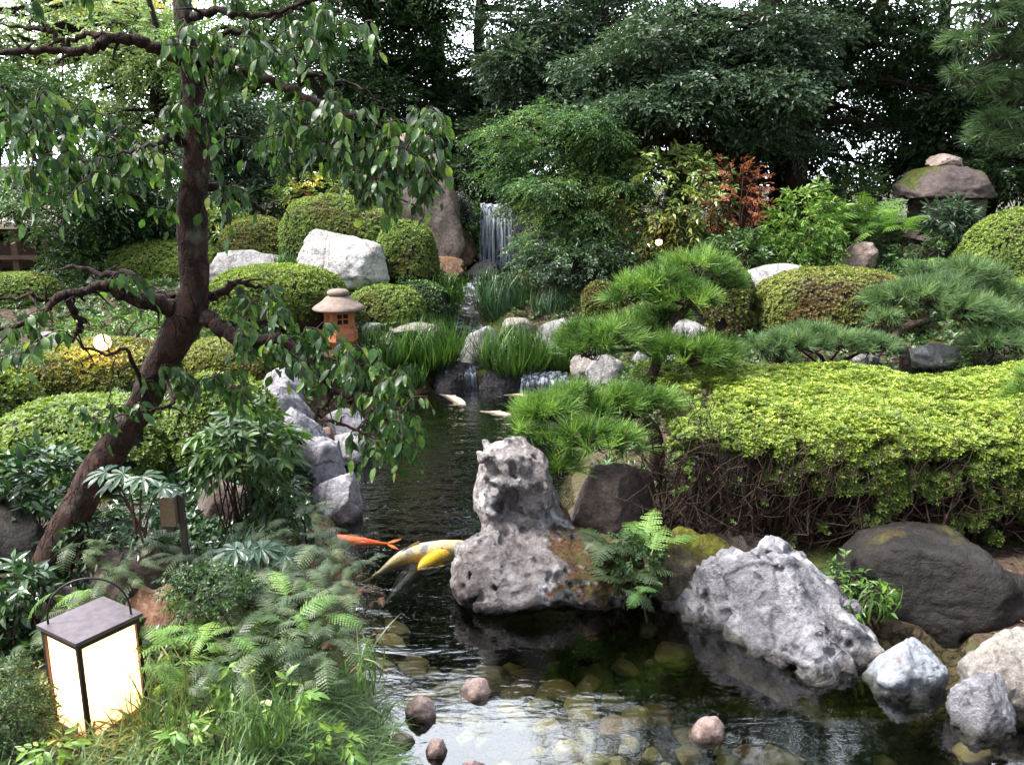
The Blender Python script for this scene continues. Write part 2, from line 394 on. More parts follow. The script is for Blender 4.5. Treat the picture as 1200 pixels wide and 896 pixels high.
L['fern_brown'] = leaf_mat('dry_fern_fronds', [(0, (.05, .03, .018)), (.5, (.11, .06, .035)), (1, (.2, .13, .08))], .7, .2, .2)
L['glossy'] = leaf_mat('glossy_dark_leaves', [(0, (.012, .035, .012)), (.6, (.03, .08, .022)), (1, (.08, .17, .04))], .28, .18, .6)
L['camellia'] = leaf_mat('grey_green_evergreen_leaves', [(0, (.028, .06, .034)), (.6, (.075, .13, .075)), (1, (.17, .24, .15))], .42, .25, .45)
L['forest'] = leaf_mat('dark_forest_leaves', [(0, (.016, .04, .015)), (.6, (.045, .09, .035)), (1, (.10, .17, .06))], .4, .3, .45)
L['fir'] = leaf_mat('feathery_green_leaves', [(0, (.02, .05, .02)), (.6, (.05, .11, .035)), (1, (.11, .2, .06))], .45, .35, .4)
L['maple'] = leaf_mat('maple_leaves', [(0, (.03, .08, .035)), (.5, (.08, .17, .07)), (.9, (.17, .29, .10)), (1, (.42, .5, .09))], .4, .42, .4, patch=(.2, .3, .09), pscale=1.1)
L['lightgreen'] = leaf_mat('light_green_leaves', [(0, (.12, .19, .09)), (.6, (.27, .36, .17)), (1, (.5, .56, .32))], .4, .5, .4)
L['yellow'] = leaf_mat('yellow_leaves', [(0, (.35, .35, .08)), (.6, (.6, .50, .18)), (1, (.7, .65, .35))], .5, .5, .3)
L['aucuba'] = leaf_mat('yellow_margined_leaves', [(0, (.07, .14, .03)), (.5, (.2, .31, .08)), (1, (.5, .55, .2))], .35, .25, .5)
L['red'] = leaf_mat('rust_red_leaves', [(0, (.18, .05, .025)), (.6, (.38, .12, .06)), (1, (.55, .24, .14))], .5, .3, .3)
L['shrub'] = leaf_mat('fresh_shrub_leaves', [(0, (.05, .12, .02)), (.6, (.13, .26, .045)), (1, (.28, .42, .08))], .4, .3, .45)
L['deepshrub'] = leaf_mat('mid_green_shrub_leaves', [(0, (.02, .05, .014)), (.6, (.06, .13, .03)), (1, (.14, .24, .06))], .4, .28, .5)
L['fatsia'] = leaf_mat('fatsia_leaves', [(0, (.03, .08, .045)), (1, (.09, .16, .09))], .35, .15, .5)
L['whiteleaf'] = leaf_mat('pale_leaf', [(0, (.6, .62, .6)), (1, (.75, .75, .72))], .5, .3, .3)
L['dead'] = leaf_mat('fallen_leaves', [(0, (.07, .04, .025)), (.6, (.17, .1, .06)), (1, (.35, .22, .13))], .7, .15, .2)

PALE = dict(c1=(.42, .41, .42), c2=(.56, .55, .56), c3=(.16, .155, .16))
M['rock_hero'] = rock_mat('pitted_grey_rock', (.21, .18, .175), (.40, .37, .365), (.05, .04, .038), 2.6, moss=.3, mossx=.26, mosscol=(.10, .085, .03), mosscol2=(.14, .07, .04), bump=.9, wet=.08, veins=.15, white=.75, pits=1.0)
M['rock_rug'] = rock_mat('rugged_violet_grey_rock', (.21, .20, .22), (.42, .41, .44), (.05, .048, .055), 2.2, moss=.10, mosscol=(.12, .11, .02), bump=1.0, wet=.05, veins=.5, white=.65, pits=.6, bscale=1.3)
M['rock_blue'] = rock_mat('blue_grey_rock', (.20, .22, .25), (.33, .36, .40), (.13, .09, .085), 2.4, white=.35, bump=.5, wet=.05, veins=.5)
M['rock_dark'] = rock_mat('dark_brown_shaded_rock', (.014, .012, .0115), (.028, .024, .022), (.008, .007, .007), 2.2, moss=.35, mosscol=(.05, .05, .012), mosscol2=(.07, .045, .02), bump=.6, rough=.6)  # dark stone, lowered further: the hedge's shade is put into this colour
M['rock_brown'] = rock_mat('brown_rock', (.10, .075, .066), (.15, .115, .105), (.07, .05, .045), 2.6, moss=.15, bump=.6)
M['rock_white'] = rock_mat('white_quartz_rock', (.46, .44, .44), (.62, .60, .61), (.16, .13, .12), 1.8, bump=.7, wet=0, veins=.5, white=.6)
M['rock_pale'] = rock_mat('pale_grey_rock', (.24, .235, .235), (.36, .35, .35), (.10, .095, .095), 2.2, moss=.08, bump=.7, wet=.05, veins=.45, white=.45)
M['rock_bank'] = rock_mat('lilac_grey_bank_rock', (.25, .24, .27), (.38, .37, .40), (.09, .085, .09), 2.4, bump=.85, wet=.05, veins=.6, white=.45)
M['rock_cream'] = rock_mat('cream_rock', (.23, .21, .19), (.33, .305, .275), (.10, .085, .07), 2.2, moss=.34, bump=.8, white=.3, pits=.3, wet=.05)
M['rock_tall'] = rock_mat('tall_pinkish_rock', (.27, .20, .165), (.42, .34, .30), (.10, .075, .06), 1.6, moss=.22, mosscol=(.13, .13, .05), bump=.8, veins=.2)
M['rock_moss'] = rock_mat('moss_covered_rock', (.12, .10, .07), (.17, .14, .1), None, 3, moss=.62, mosscol=(.16, .17, .02), mosscol2=(.12, .10, .02), bump=1.0)
M['rock_red'] = rock_mat('rusty_mossy_rock', (.16, .09, .06), (.22, .14, .10), (.07, .045, .03), 2.5, moss=.42, mosscol=(.15, .13, .03), mosscol2=(.22, .1, .04), bump=.7)
M['rock_lantern'] = rock_mat('lantern_cap_granite', (.08, .062, .058), (.125, .10, .095), (.045, .035, .03), 1.3, moss=.60, mosscol=(.055, .07, .012), mosscol2=(.07, .075, .015), bump=.4, wet=0, veins=.0)
M['rock_lanternlow'] = rock_mat('lantern_base_granite', (.13, .10, .09), (.18, .14, .125), (.06, .05, .045), 2.5, bump=.6, wet=0, veins=.1)
M['rock_bed'] = rock_mat('algae_covered_pond_stone', (.30, .24, .12), (.40, .32, .16), (.10, .07, .025), 5, bump=.4, rough=.6, wet=0, veins=.1)
M['rock_bed2'] = rock_mat('green_brown_pond_stone', (.19, .17, .09), (.28, .25, .13), (.08, .07, .04), 5, bump=.4, rough=.6, wet=0, veins=.1)
M['rock_bed3'] = rock_mat('orange_brown_pond_stone', (.24, .15, .08), (.33, .22, .12), (.12, .07, .04), 5, bump=.4, rough=.6, wet=0, veins=.1)
M['rock_pink'] = rock_mat('pinkish_river_stone', (.19, .13, .115), (.30, .225, .205), (.08, .055, .045), 6, bump=.4, rough=.5, wet=.012, veins=.2)
M['rock_wet'] = rock_mat('black_wet_rock', (.022, .021, .026), (.045, .043, .052), (.012, .012, .014), 3.5, bump=1.0, rough=.22, wet=0, veins=.4)
# ------------------------------------------------------------------ land control points
CT = []
def ctrl(x, y, z, s=.7, w=1.): CT.append((x, y, z, s, w))
def landbase(x, y):
    yy = np.interp(y, [-2, 0, 2, 4, 6, 8, 9.5, 11, 13, 15, 20, 40, 200], [.6, .55, .30, .34, .38, .5, .72, 1.0, 1.25, 1.55, 1.7, 1.6, 1.2])
    return yy
_ct = {}
def _mk(): _ct['a'] = np.array(CT)
PONDPX = [(395, 1300), (470, 960), (452, 870), (425, 790), (418, 720), (405, 650), (388, 605), (412, 590), (398, 555), (378, 515), (432, 500), (452, 472), (505, 452), (560, 447), (640, 452), (675, 462), (700, 500), (672, 560), (668, 610), (740, 668), (775, 690), (800, 688), (930, 720), (1010, 738), (1070, 742), (1118, 738), (1140, 770), (1180, 800), (1330, 840), (1400, 1300)]
POND = np.array([G(px, py, 0)[:2] for px, py in PONDPX])
STREAM = np.array([[*W(584, 306, 14.0)[:2], 1.08], [*W(570, 325, 13.0)[:2], .92], [*W(548, 348, 12.2)[:2], .72], [*W(546, 372, 11.4)[:2], .52], [*W(556, 400, 10.8)[:2], .33], [*W(545, 430, 10.2)[:2], .12], [*W(535, 452, 9.8)[:2], .0]])
STREAM2 = np.array([[*W(556, 400, 10.8)[:2], .33], [*W(610, 418, 10.4)[:2], .22], [*W(635, 440, 9.95)[:2], .1], [*W(632, 458, 9.5)[:2], .0]])
def sdf_poly(P, poly):
    x, y = P[:, 0], P[:, 1]; n = len(poly); d = np.full(len(P), 1e9); ins = np.zeros(len(P), bool)
    for i in range(n):
        a = poly[i]; b = poly[(i + 1) % n]; e = b - a; w = P - a
        t = np.clip((w @ e) / (e @ e), 0, 1); d = np.minimum(d, np.linalg.norm(w - t[:, None] * e, axis=1))
        c = ((a[1] > y) != (b[1] > y)) & (x < (b[0] - a[0]) * (y - a[1]) / (b[1] - a[1] + 1e-12) + a[0]); ins ^= c
    return np.where(ins, -d, d)
def dist_line(P, L3):
    best = np.full(len(P), 1e9); z = np.zeros(len(P))
    for a, b in zip(L3[:-1], L3[1:]):
        e = (b - a)[:2]; w = P - a[:2]; t = np.clip((w @ e) / (e @ e), 0, 1); d = np.linalg.norm(w - t[:, None] * e, axis=1)
        m = d < best; best = np.where(m, d, best); z = np.where(m, a[2] + (b[2] - a[2]) * t, z)
    return best, z
def ground(x, y):
    x = np.atleast_1d(np.asarray(x, float)).ravel(); y = np.atleast_1d(np.asarray(y, float)).ravel(); P = np.stack([x, y], 1)
    b = landbase(x, y); num = b * .25; den = np.full(len(x), .25)
    for cx, cy, cz, s, w in CT:
        k = w * np.exp(-((x - cx) ** 2 + (y - cy) ** 2) / (2 * s * s)); num += k * cz; den += k
    land = num / den + .035 * fbm(np.stack([x * 1.3, y * 1.3, x * 0], 1), 4)
    d = sdf_poly(P, POND)
    dep = .20 + .55 * smooth((y - 3.6) / 1.6) + .35 * smooth((x - .3) / 1.0)
    ins = -.05 - dep * smooth(-d / .5) + .02 * fbm(np.stack([x * 4, y * 4, x * 0], 1), 3)
    out = .03 + (land - .03) * smooth(d / .55 + .08)
    h = np.where(d < 0, np.minimum(ins, -.02), np.maximum(out, .02))
    for S in (STREAM, STREAM2):
        ds, zs = dist_line(P, S)
        k = smooth((ds - .15) / .4); h = np.where((ds < .7) & (d > 0), (zs - .07) * (1 - k) + h * k, h)
    return h
def gz(x, y): return float(ground(x, y)[0])

# ------------------------------------------------------------------ rocks
_ico = {}
def ico(sub):
    if sub not in _ico:
        bm = bmesh.new(); bmesh.ops.create_icosphere(bm, subdivisions=sub, radius=1)
        _ico[sub] = (np.array([v.co[:] for v in bm.verts]), np.array([[v.index for v in f.verts] for f in bm.faces])); bm.free()
    return _ico[sub]
def rock_shape(sub=5, seed=0, p=3., cuts=7, amp=.10, freq=1.6, cutd=(.62, .92), rough=.035):
    r = np.random.default_rng(seed); V, F = ico(sub); v = V.copy()
    v /= (np.abs(v) ** p).sum(1, keepdims=True) ** (1 / p)
    v += (fbm(v * freq + seed * 3.7, 4)[:, None]) * V * amp * 2
    for _ in range(cuts):
        n = rdir(1, r)[0]; n[2] = abs(n[2]) * .8; n = unit(n); d = r.uniform(*cutd)
        e = np.maximum(0, v @ n - d); v -= n * (e * .9)[:, None]
    v += V * (ridged(v * freq * 2.1 + seed, 4) * amp * .35)[:, None] + V * (fbm(v * 9 + seed, 3) * rough)[:, None]
    return v, F
def place(px0, px1, pt, pb, Y, deep):
    cx = (px0 + px1) / 2; w = (px1 - px0) * mpp(cx, pb, Y); dp = w * deep
    zt = W(cx, pt, Y)[2]; zb = W(cx, pb, Y - dp * .42)[2]; x = W(cx, (pt + pb) / 2, Y)[0]
    return x, w, dp, zt, zb
def rock(label, px0, px1, pt, pb, Y, mat, deep=.75, seed=0, sub=5, name='rock', cat='rock', group=None, rz=None, warp=None, land=True, zb=None, tiltx=0., **k):
    x, w, dp, zt, zb0 = place(px0, px1, pt, pb, Y, deep); zb = zb0 if zb is None else zb
    v, F = rock_shape(sub, seed, **k)
    lo, hi = v.min(0), v.max(0); v = (v - (lo + hi) / 2) / ((hi - lo) / 2)
    if warp is not None: v = warp(v)
    h = zt - zb
    V = v * np.array([w / 2, dp / 2, h * .62]); V[:, 2] += h * .38
    if tiltx: V[:, 2] += V[:, 0] * tiltx
    if land and zb > .04: ctrl(x, Y, zb, max(.35, w * .6))
    o = mesh_obj(name, V, F, M[mat], loc=(x, Y, zb))
    return tag(o, label, cat, group)

# ------------------------------------------------------------------ surface nets for sculpted rocks
def surface_nets(f0, f1, lo, hi, n, band=.16):
    lo, hi = np.array(lo, float), np.array(hi, float); st = (hi - lo) / (np.array(n) - 1)
    g = [lo[i] + st[i] * np.arange(n[i]) for i in range(3)]
    P = np.stack(np.meshgrid(*g, indexing='ij'), -1).reshape(-1, 3); S = f0(P); near = np.abs(S) < band; S[near] = f1(P[near], S[near]); S = S.reshape(n)
    c = [(i, j, k) for i in (0, 1) for j in (0, 1) for k in (0, 1)]
    nx, ny, nz = n; acc = np.zeros((nx - 1, ny - 1, nz - 1, 3)); cnt = np.zeros((nx - 1, ny - 1, nz - 1))
    sl = lambda o: S[o[0]:nx - 1 + o[0], o[1]:ny - 1 + o[1], o[2]:nz - 1 + o[2]]
    for a in c:
        for ax in range(3):
            if a[ax] == 0:
                b = list(a); b[ax] = 1; A, B = sl(a), sl(b); m = (A < 0) != (B < 0)
                t = np.where(m, A / (A - B + 1e-20), 0)
                for q in range(3): acc[..., q] += np.where(m, a[q] + (t if q == ax else 0), 0)
                cnt += m
    act = cnt > 0; idx = -np.ones(act.shape, int); idx[act] = np.arange(act.sum())
    ii = np.argwhere(act); V = lo + st * (ii + acc[act] / cnt[act][:, None]); F = []
    ins = S < 0
    for ax in range(3):
        u, w = (ax + 1) % 3, (ax + 2) % 3
        A = np.take(ins, range(0, n[ax] - 1), ax); B = np.take(ins, range(1, n[ax]), ax)
        e = np.argwhere(A != B); e = e[(e[:, u] > 0) & (e[:, w] > 0) & (e[:, u] < n[u] - 1) & (e[:, w] < n[w] - 1)]
        fl = A[e[:, 0], e[:, 1], e[:, 2]]
        def at(du, dw):
            q = e.copy(); q[:, u] -= du; q[:, w] -= dw; return idx[q[:, 0], q[:, 1], q[:, 2]]
        Q = np.stack([at(1, 1), at(0, 1), at(0, 0), at(1, 0)], 1); Q[~fl] = Q[~fl][:, ::-1]; F.append(Q)
    return V, np.concatenate(F)
def sd_ell(P, c, r, rz=0.):
    q = P - np.array(c)
    if rz: q = q @ np.array([[math.cos(rz), -math.sin(rz), 0], [math.sin(rz), math.cos(rz), 0], [0, 0, 1]])
    r = np.array(r); k = np.linalg.norm(q / r, axis=1); return (k - 1) * r.min() * .9 if False else (k - 1) * np.minimum(np.linalg.norm(q, axis=1) / np.maximum(k, 1e-6), r.max())
def smin(a, b, k): h = np.clip(.5 + .5 * (b - a) / k, 0, 1); return b * (1 - h) + a * h - k * h * (1 - h)
def smax(a, b, k): return -smin(-a, -b, k)

# ------------------------------------------------------------------ clipped azalea mounds
def mound(label, px0, px1, pt, pb, Y, mat, deep=.85, rs=.027, seed=0, dens=1.35, group='clipped azalea mounds', p=2.6, name='clipped_shrub', cat='shrub', hole=.0, land=True, bright=.0):
    r = np.random.default_rng(seed + 100); x, w, dp, zt, zb = place(px0, px1, pt, pb, Y, deep); h = max(.18, zt - zb)
    if land: ctrl(x, Y, zb, max(.4, w * .55))
    root = empty(name, (x, Y, zb), label, cat, group); a, b = w / 2, dp / 2
    area = 2 * pi * ((((a * b) ** 1.6 + (a * h) ** 1.6 + (b * h) ** 1.6) / 3) ** (1 / 1.6)); n = int(area / (rs * rs) * 1.9 * dens)
    d = rdir(n, r); d[:, 2] = np.abs(d[:, 2]) * 1.0 - .12; d = unit(d); keep = d[:, 1] < .75; d = d[keep]; n = len(d)
    s = (np.abs(d) ** p).sum(1) ** (-1 / p); q = d * s[:, None]
    bump = 1 + .05 * fbm(q * 2.2 + seed, 3) + .022 * fbm(q * 7 + seed, 2)
    P = q * np.array([a, b, h]) * bump[:, None]; P *= (1 - np.abs(r.normal(0, .012, n)) - .03 * (r.random(n) < .3))[:, None]
    nrm = unit(q * np.abs(q) ** (p - 2) / np.array([a, b, h]))
    if hole:
        hn = fbm(P * 3.0 + seed, 3); kp = (hn > -.45 + hole * (1 - nrm[:, 2]) * .9) ; P, nrm = P[kp], nrm[kp]; n = len(P)
    ax = unit(nrm * 1.0 + np.array([0, 0, .45]) + r.normal(0, .33, (n, 3)))
    R = frames(unit(np.cross(ax, rdir(n, r))), ax)
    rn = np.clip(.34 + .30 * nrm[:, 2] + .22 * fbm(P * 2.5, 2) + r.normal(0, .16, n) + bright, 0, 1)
    mb = MB(); tv, tf = rosette(5, .55, .5, seed)
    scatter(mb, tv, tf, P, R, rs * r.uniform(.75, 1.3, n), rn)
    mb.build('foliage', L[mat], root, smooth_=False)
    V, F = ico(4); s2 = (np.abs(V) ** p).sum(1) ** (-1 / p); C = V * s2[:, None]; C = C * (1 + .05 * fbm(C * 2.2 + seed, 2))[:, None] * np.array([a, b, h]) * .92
    C[:, 2] = np.maximum(C[:, 2], -.15); mesh_obj('shade_core', C, F, M['core'], root)  # solid dark dome behind the leaves, inner shade put into its colour
    return root

# ------------------------------------------------------------------ sprays of leaves
def sprays(mb, tmpl, C, D, K=9, length=.28, size=.07, r=None, up=.9, rnd0=.45, rvar=.22, droop=.25, aspect=None):
    """C centres, D directions: K leaves along each little shoot"""
    r = r or rng; n = len(C); t = (np.arange(K) + .7) / K
    N = unit(np.array([0, 0, 1.]) * up + r.normal(0, .35, (n, 3))); S = unit(np.cross(D, N))
    sd = np.where(np.arange(K) % 2 == 0, 1, -1)[None, :, None]
    P = C[:, None] + D[:, None] * (t[None, :, None] * length); P[..., 2] -= droop * length * t ** 2
    fan = (1 - t * .55)[None, :, None]
    LD = unit(D[:, None] * (1 - fan * .55) + S[:, None] * sd * fan + r.normal(0, .22, (n, K, 3)) - np.array([0, 0, droop * .8]))
    NN = unit(N[:, None] + r.normal(0, .35, (n, K, 3)))
    R = frames(LD.reshape(-1, 3), NN.reshape(-1, 3)); sz = size * r.uniform(.7, 1.25, n * K)
    base = np.clip(rnd0 + r.normal(0, rvar * .6, n), 0, 1); rn = np.clip(np.repeat(base, K) + r.normal(0, rvar * .7, n * K), 0, 1)
    scatter(mb, tmpl[0], tmpl[1], P.reshape(-1, 3), R, sz, rn)
def clump_points(c, rad, n, r, shell=.55):
    d = rdir(n, r); u = shell + (1 - shell) * r.random(n) ** .5; u *= 1 + .25 * fbm(d * 1.7 + np.array(c) * 1.3, 3)
    return np.array(c) + d * np.array(rad) * u[:, None], d
def tree(label, base, top, clumps, leaf, bark='bark_dark', size=.08, K=9, r0=.13, name='tree', cat='tree', group='trees at the back of the garden', seed=0, tmpl=None, length=.3, rnd0=.45, up=.9, shell=.5, droop=.25, wig=.25, trunk=None, limbs=True, flat=0.):
    """clumps: list of (centre xyz, radius xyz, number of shoots)"""
    r = np.random.default_rng(seed + 5); base = np.array(base, float); top = np.array(top, float)
    root = empty(name, base, label, cat, group)
    if trunk is None:
        t = np.linspace(0, 1, 7)[:, None]; tp = base + (top - base) * t; tp[1:-1] += r.normal(0, wig * .4, (5, 3)) * [1, 1, .2]
        tp[0, 2] -= .3
    else: tp = np.array(trunk, float)
    sp = spline(tp, 5); rad = r0 * np.linspace(1.15, .35, len(sp)); rad[:3] *= [1.35, 1.18, 1.06]
    mb = MB(); mb.tube(sp, rad, 9, .12, 3); mb.build('trunk', M[bark], root, world=True)
    fb = MB(); nl = 0
    tmpl = tmpl or leaf_quad(.48)
    for c, rd, n in clumps:
        c = np.array(c, float)
        P, D = clump_points(c, rd, int(n), r, shell)
        D = unit(D * np.array([1, 1, .45]) + r.normal(0, .45, (len(D), 3)) + np.array([0, 0, -.1])); D[:, 2] *= (1 - flat); D = unit(D)
        sprays(fb, tmpl, P, D, K, length, size, r, up, rnd0, .25, droop)
        if limbs:
            below = sp[(sp[:, 2] < c[2] + .2)]; below = below if len(below) else sp
            a = below[np.argmin(np.linalg.norm(below - c, axis=1) + .3 * np.abs(below[:, 2] - c[2]))]
            mid = (a + c) / 2 + np.array([0, 0, .12 * np.linalg.norm(c - a)]) + r.normal(0, .1, 3)
            lp = spline([a, mid, c], 6); rr = np.linspace(r0 * .42, r0 * .12, len(lp)); lb = MB(); lb.tube(lp, rr, 6, .1, 3); nl += 1
            for _ in range(4):
                e = c + rdir(1, r)[0] * np.array(rd) * .8; lb.tube(spline([lp[r.integers(6, len(lp))], (c + e) / 2 + r.normal(0, .06, 3), e], 4), np.linspace(r0 * .13, .006, 9), 4)
            lb.build('limb', M[bark], root, world=True)
    fb.build('crown', L[leaf], root, smooth_=False, world=True)
    return root
def px_clump(px, py, Y, rx, ry, n, ry3=None):
    m = mpp(px, py, Y); return (W(px, py, Y), (rx * m, (ry3 or rx * .7) * m, ry * m), n)

# ------------------------------------------------------------------ small plants
def tuft(label, px, py, Y, wpx, hpx, mat='grass', n=260, seed=0, group='lilyturf clumps along the stream', name='grass_clump', cat='grass', w=.018, bend=.85, depth=.6, zoff=0., up=.75):
    r = np.random.default_rng(seed + 40); b = W(px, py, Y); m = mpp(px, py, Y); ctrl(b[0], b[1], b[2], .35, .6)
    root_loc = b; mb = MB(); R0 = wpx * m / 2; hh = hpx * m
    Ls = hh * 1.25
    for s in range(3):
        k = n // 3; a = r.uniform(0, 2 * pi, k); rr = R0 * .5 * np.sqrt(r.random(k)); P = np.stack([rr * np.cos(a), rr * np.sin(a) * depth, np.full(k, -.03)], 1)
        out = np.stack([np.cos(a), np.sin(a), np.zeros(k)], 1); lean = r.uniform(.1, 1.0, k) * (.35 + (R0 / max(hh, .01)) * .8)
        D = unit(np.array([0, 0, up]) + out * lean[:, None] + r.normal(0, .12, (k, 3)))
        N = unit(out * -1 + np.array([0, 0, .3])); N = unit(out * 0 + np.cross(np.cross(D, out + 1e-3), D))
        tv, tf = blade(bend * (.6 + .4 * s), w / Ls, 6)
        scatter(mb, tv * [1, 1, 1], tf, P, frames(D, -N * -1), Ls * r.uniform(.6, 1.15, k), np.clip(r.normal(.45, .22, k), 0, 1))
    o = mb.build(name, L[mat], loc=b, smooth_=True); return tag(o, label, cat, group)
def fern(label, px, py, Y, size, n, mat='fern', seed=0, group='ferns beside the pond', azi=None, lift=(.35, 1.0), name='fern', arch=1.2, z=None, spread=0.05, width=.24):
    r = np.random.default_rng(seed + 70); b = W(px, py, Y) if z is None else G(px, py, z); mb = MB()
    for i in range(n):
        a = r.uniform(0, 2 * pi) if azi is None else r.uniform(*azi); e = r.uniform(*lift)
        D = np.array([[math.cos(a) * math.cos(e), math.sin(a) * math.cos(e), math.sin(e)]]); N = np.array([[-math.cos(a) * math.sin(e), -math.sin(a) * math.sin(e), math.cos(e)]]) + r.normal(0, .18, (1, 3))
        tv, tf = frond(15, arch * r.uniform(.7, 1.3), seed * 9 + i, 4, width)
        scatter(mb, tv, tf, r.normal(0, spread, (1, 3)) * [1, 1, .2], frames(D, N), np.array([size * r.uniform(.65, 1.15)]), np.array([np.clip(r.normal(.5, .22), 0, 1)]))
    o = mb.build(name, L[mat], loc=b, smooth_=False); return tag(o, label, 'fern', group)
def bush(label, px, py, Y, rx, ry, mat, n=160, size=.06, base=None, seed=0, group=None, name='shrub', cat='shrub', K=8, length=.16, tmpl=None, up=.8, rnd0=.5, stems=10, shell=.35, droop=.3, flat=0., deep=.8, sb='twig_dark'):
    """loose shrub: pixel centre and radii; base = pixel row of the foot"""
    r = np.random.default_rng(seed + 90); m = mpp(px, py, Y); c = W(px, py, Y); b = W(px, base or (py + ry), Y); ctrl(b[0], b[1], b[2], .5, .5)
    root = empty(name, b, label, cat, group); rad = np.array([rx, rx * deep, ry]) * m
    P, D = clump_points(c, rad, n, r, shell); D = unit(D * [1, 1, .6] + r.normal(0, .35, (n, 3)) + [0, 0, .15]); D[:, 2] *= 1 - flat; D = unit(D)
    mb = MB(); sprays(mb, tmpl or leaf_quad(.45), P, D, K, length, size, r, up, rnd0, .25, droop); mb.build('foliage', L[mat], root, smooth_=False, world=True)
    sb_ = MB(); tk = max(.6, m * 120) if name != 'weed' else .2
    for i in range(stems):
        e = P[r.integers(n)]; s = b + r.normal(0, .06, 3) * [1.5, 1.5, 0] - [0, 0, .05]; mid = (s + e) / 2 + r.normal(0, .05, 3) + [0, 0, .08]
        sb_.tube(spline([s, mid, e], 4), np.linspace(.012, .003, 9) * tk, 5)
    sb_.build('stem', M[sb], root, world=True); return root
def pine(label, base, trunk, pads, leaf, r0=.05, tuft_len=.09, seed=0, group=None, name='pine_tree', dens=1.0, upb=.55, nn=30, w=.03, cat='pine tree', bark='bark_pine', under=1.0, droop=0.):
    """pads: (px, py, Y, rx, ry) flattened cushions of needle tufts"""
    r = np.random.default_rng(seed + 33); root = empty(name, base, label, cat, group)
    sp = spline(np.array(trunk, float), 6); tb = MB(); tb.tube(sp[:, :3], r0 * np.linspace(1.2, .35, len(sp)), 8, .15, 8); tb.build('trunk', M[bark], root, world=True)
    fb = MB(); bb = MB(); tm = [needles(nn, s, .95, w) for s in range(4)]
    for (px, py, Y, rx, ry) in pads:
        m = mpp(px, py, Y); c = W(px, py, Y); rad = np.array([rx * m, rx * m * .75, ry * m])
        n = int(dens * (rad[0] * rad[1] * pi) / (tuft_len * .42) ** 2 * 1.0) + 7
        a = r.uniform(0, 2 * pi, n); q = np.sqrt(r.random(n)); lump = .35 * fbm(np.stack([np.cos(a) * q * 2, np.sin(a) * q * 2, np.full(n, px * .01)], 1), 2)
        q = q * (1 + lump * .5)
        P = np.stack([np.cos(a) * q, np.sin(a) * q, .75 * np.sqrt(np.clip(1 - q * q, 0, 1)) + lump - .25 - .3 * (q > .8) * r.random(n) - .35 * (r.random(n) < .25)], 1) * rad + c
        D = unit(np.stack([np.cos(a) * q * 1.0, np.sin(a) * q * 1.0, np.full(n, upb)], 1) + r.normal(0, .28, (n, 3)) - [0, 0, droop])
        for s in range(4):
            k = np.arange(n) % 4 == s; R = frames(D[k], rdir(k.sum(), r))
            scatter(fb, tm[s][0], tm[s][1], P[k], R, tuft_len * r.uniform(.7, 1.2, k.sum()), np.clip(r.normal(.5, .27, k.sum()) + .25 * (D[k][:, 2] - .4), 0, 1))
        d0 = np.linalg.norm(sp[:, :3] - c, axis=1) + .5 * np.abs(sp[:, 2] - c[2]); s0 = sp[np.argmin(d0), :3]; hub = c - [0, 0, ry * m * .55]
        lp = spline([s0, (s0 + hub) / 2 + r.normal(0, .05, 3), hub], 6); bb.tube(lp, np.linspace(r0 * .5, r0 * .22, len(lp)), 6, .12, 10)
        for i in range(int(n * .45 * under)):
            e = P[r.integers(n)]; md = (hub * .5 + e * .5) * [1, 1, 1] + r.normal(0, .03, 3) - [0, 0, .02]
            bb.tube(spline([hub + r.normal(0, .02, 3), md, e], 3), np.linspace(r0 * .11 + .0015, .0025, 7), 4, caps=False)
    fb.build('needles', L[leaf], root, smooth_=False, world=True); bb.build('branches', M[bark], root, world=True)
    return root
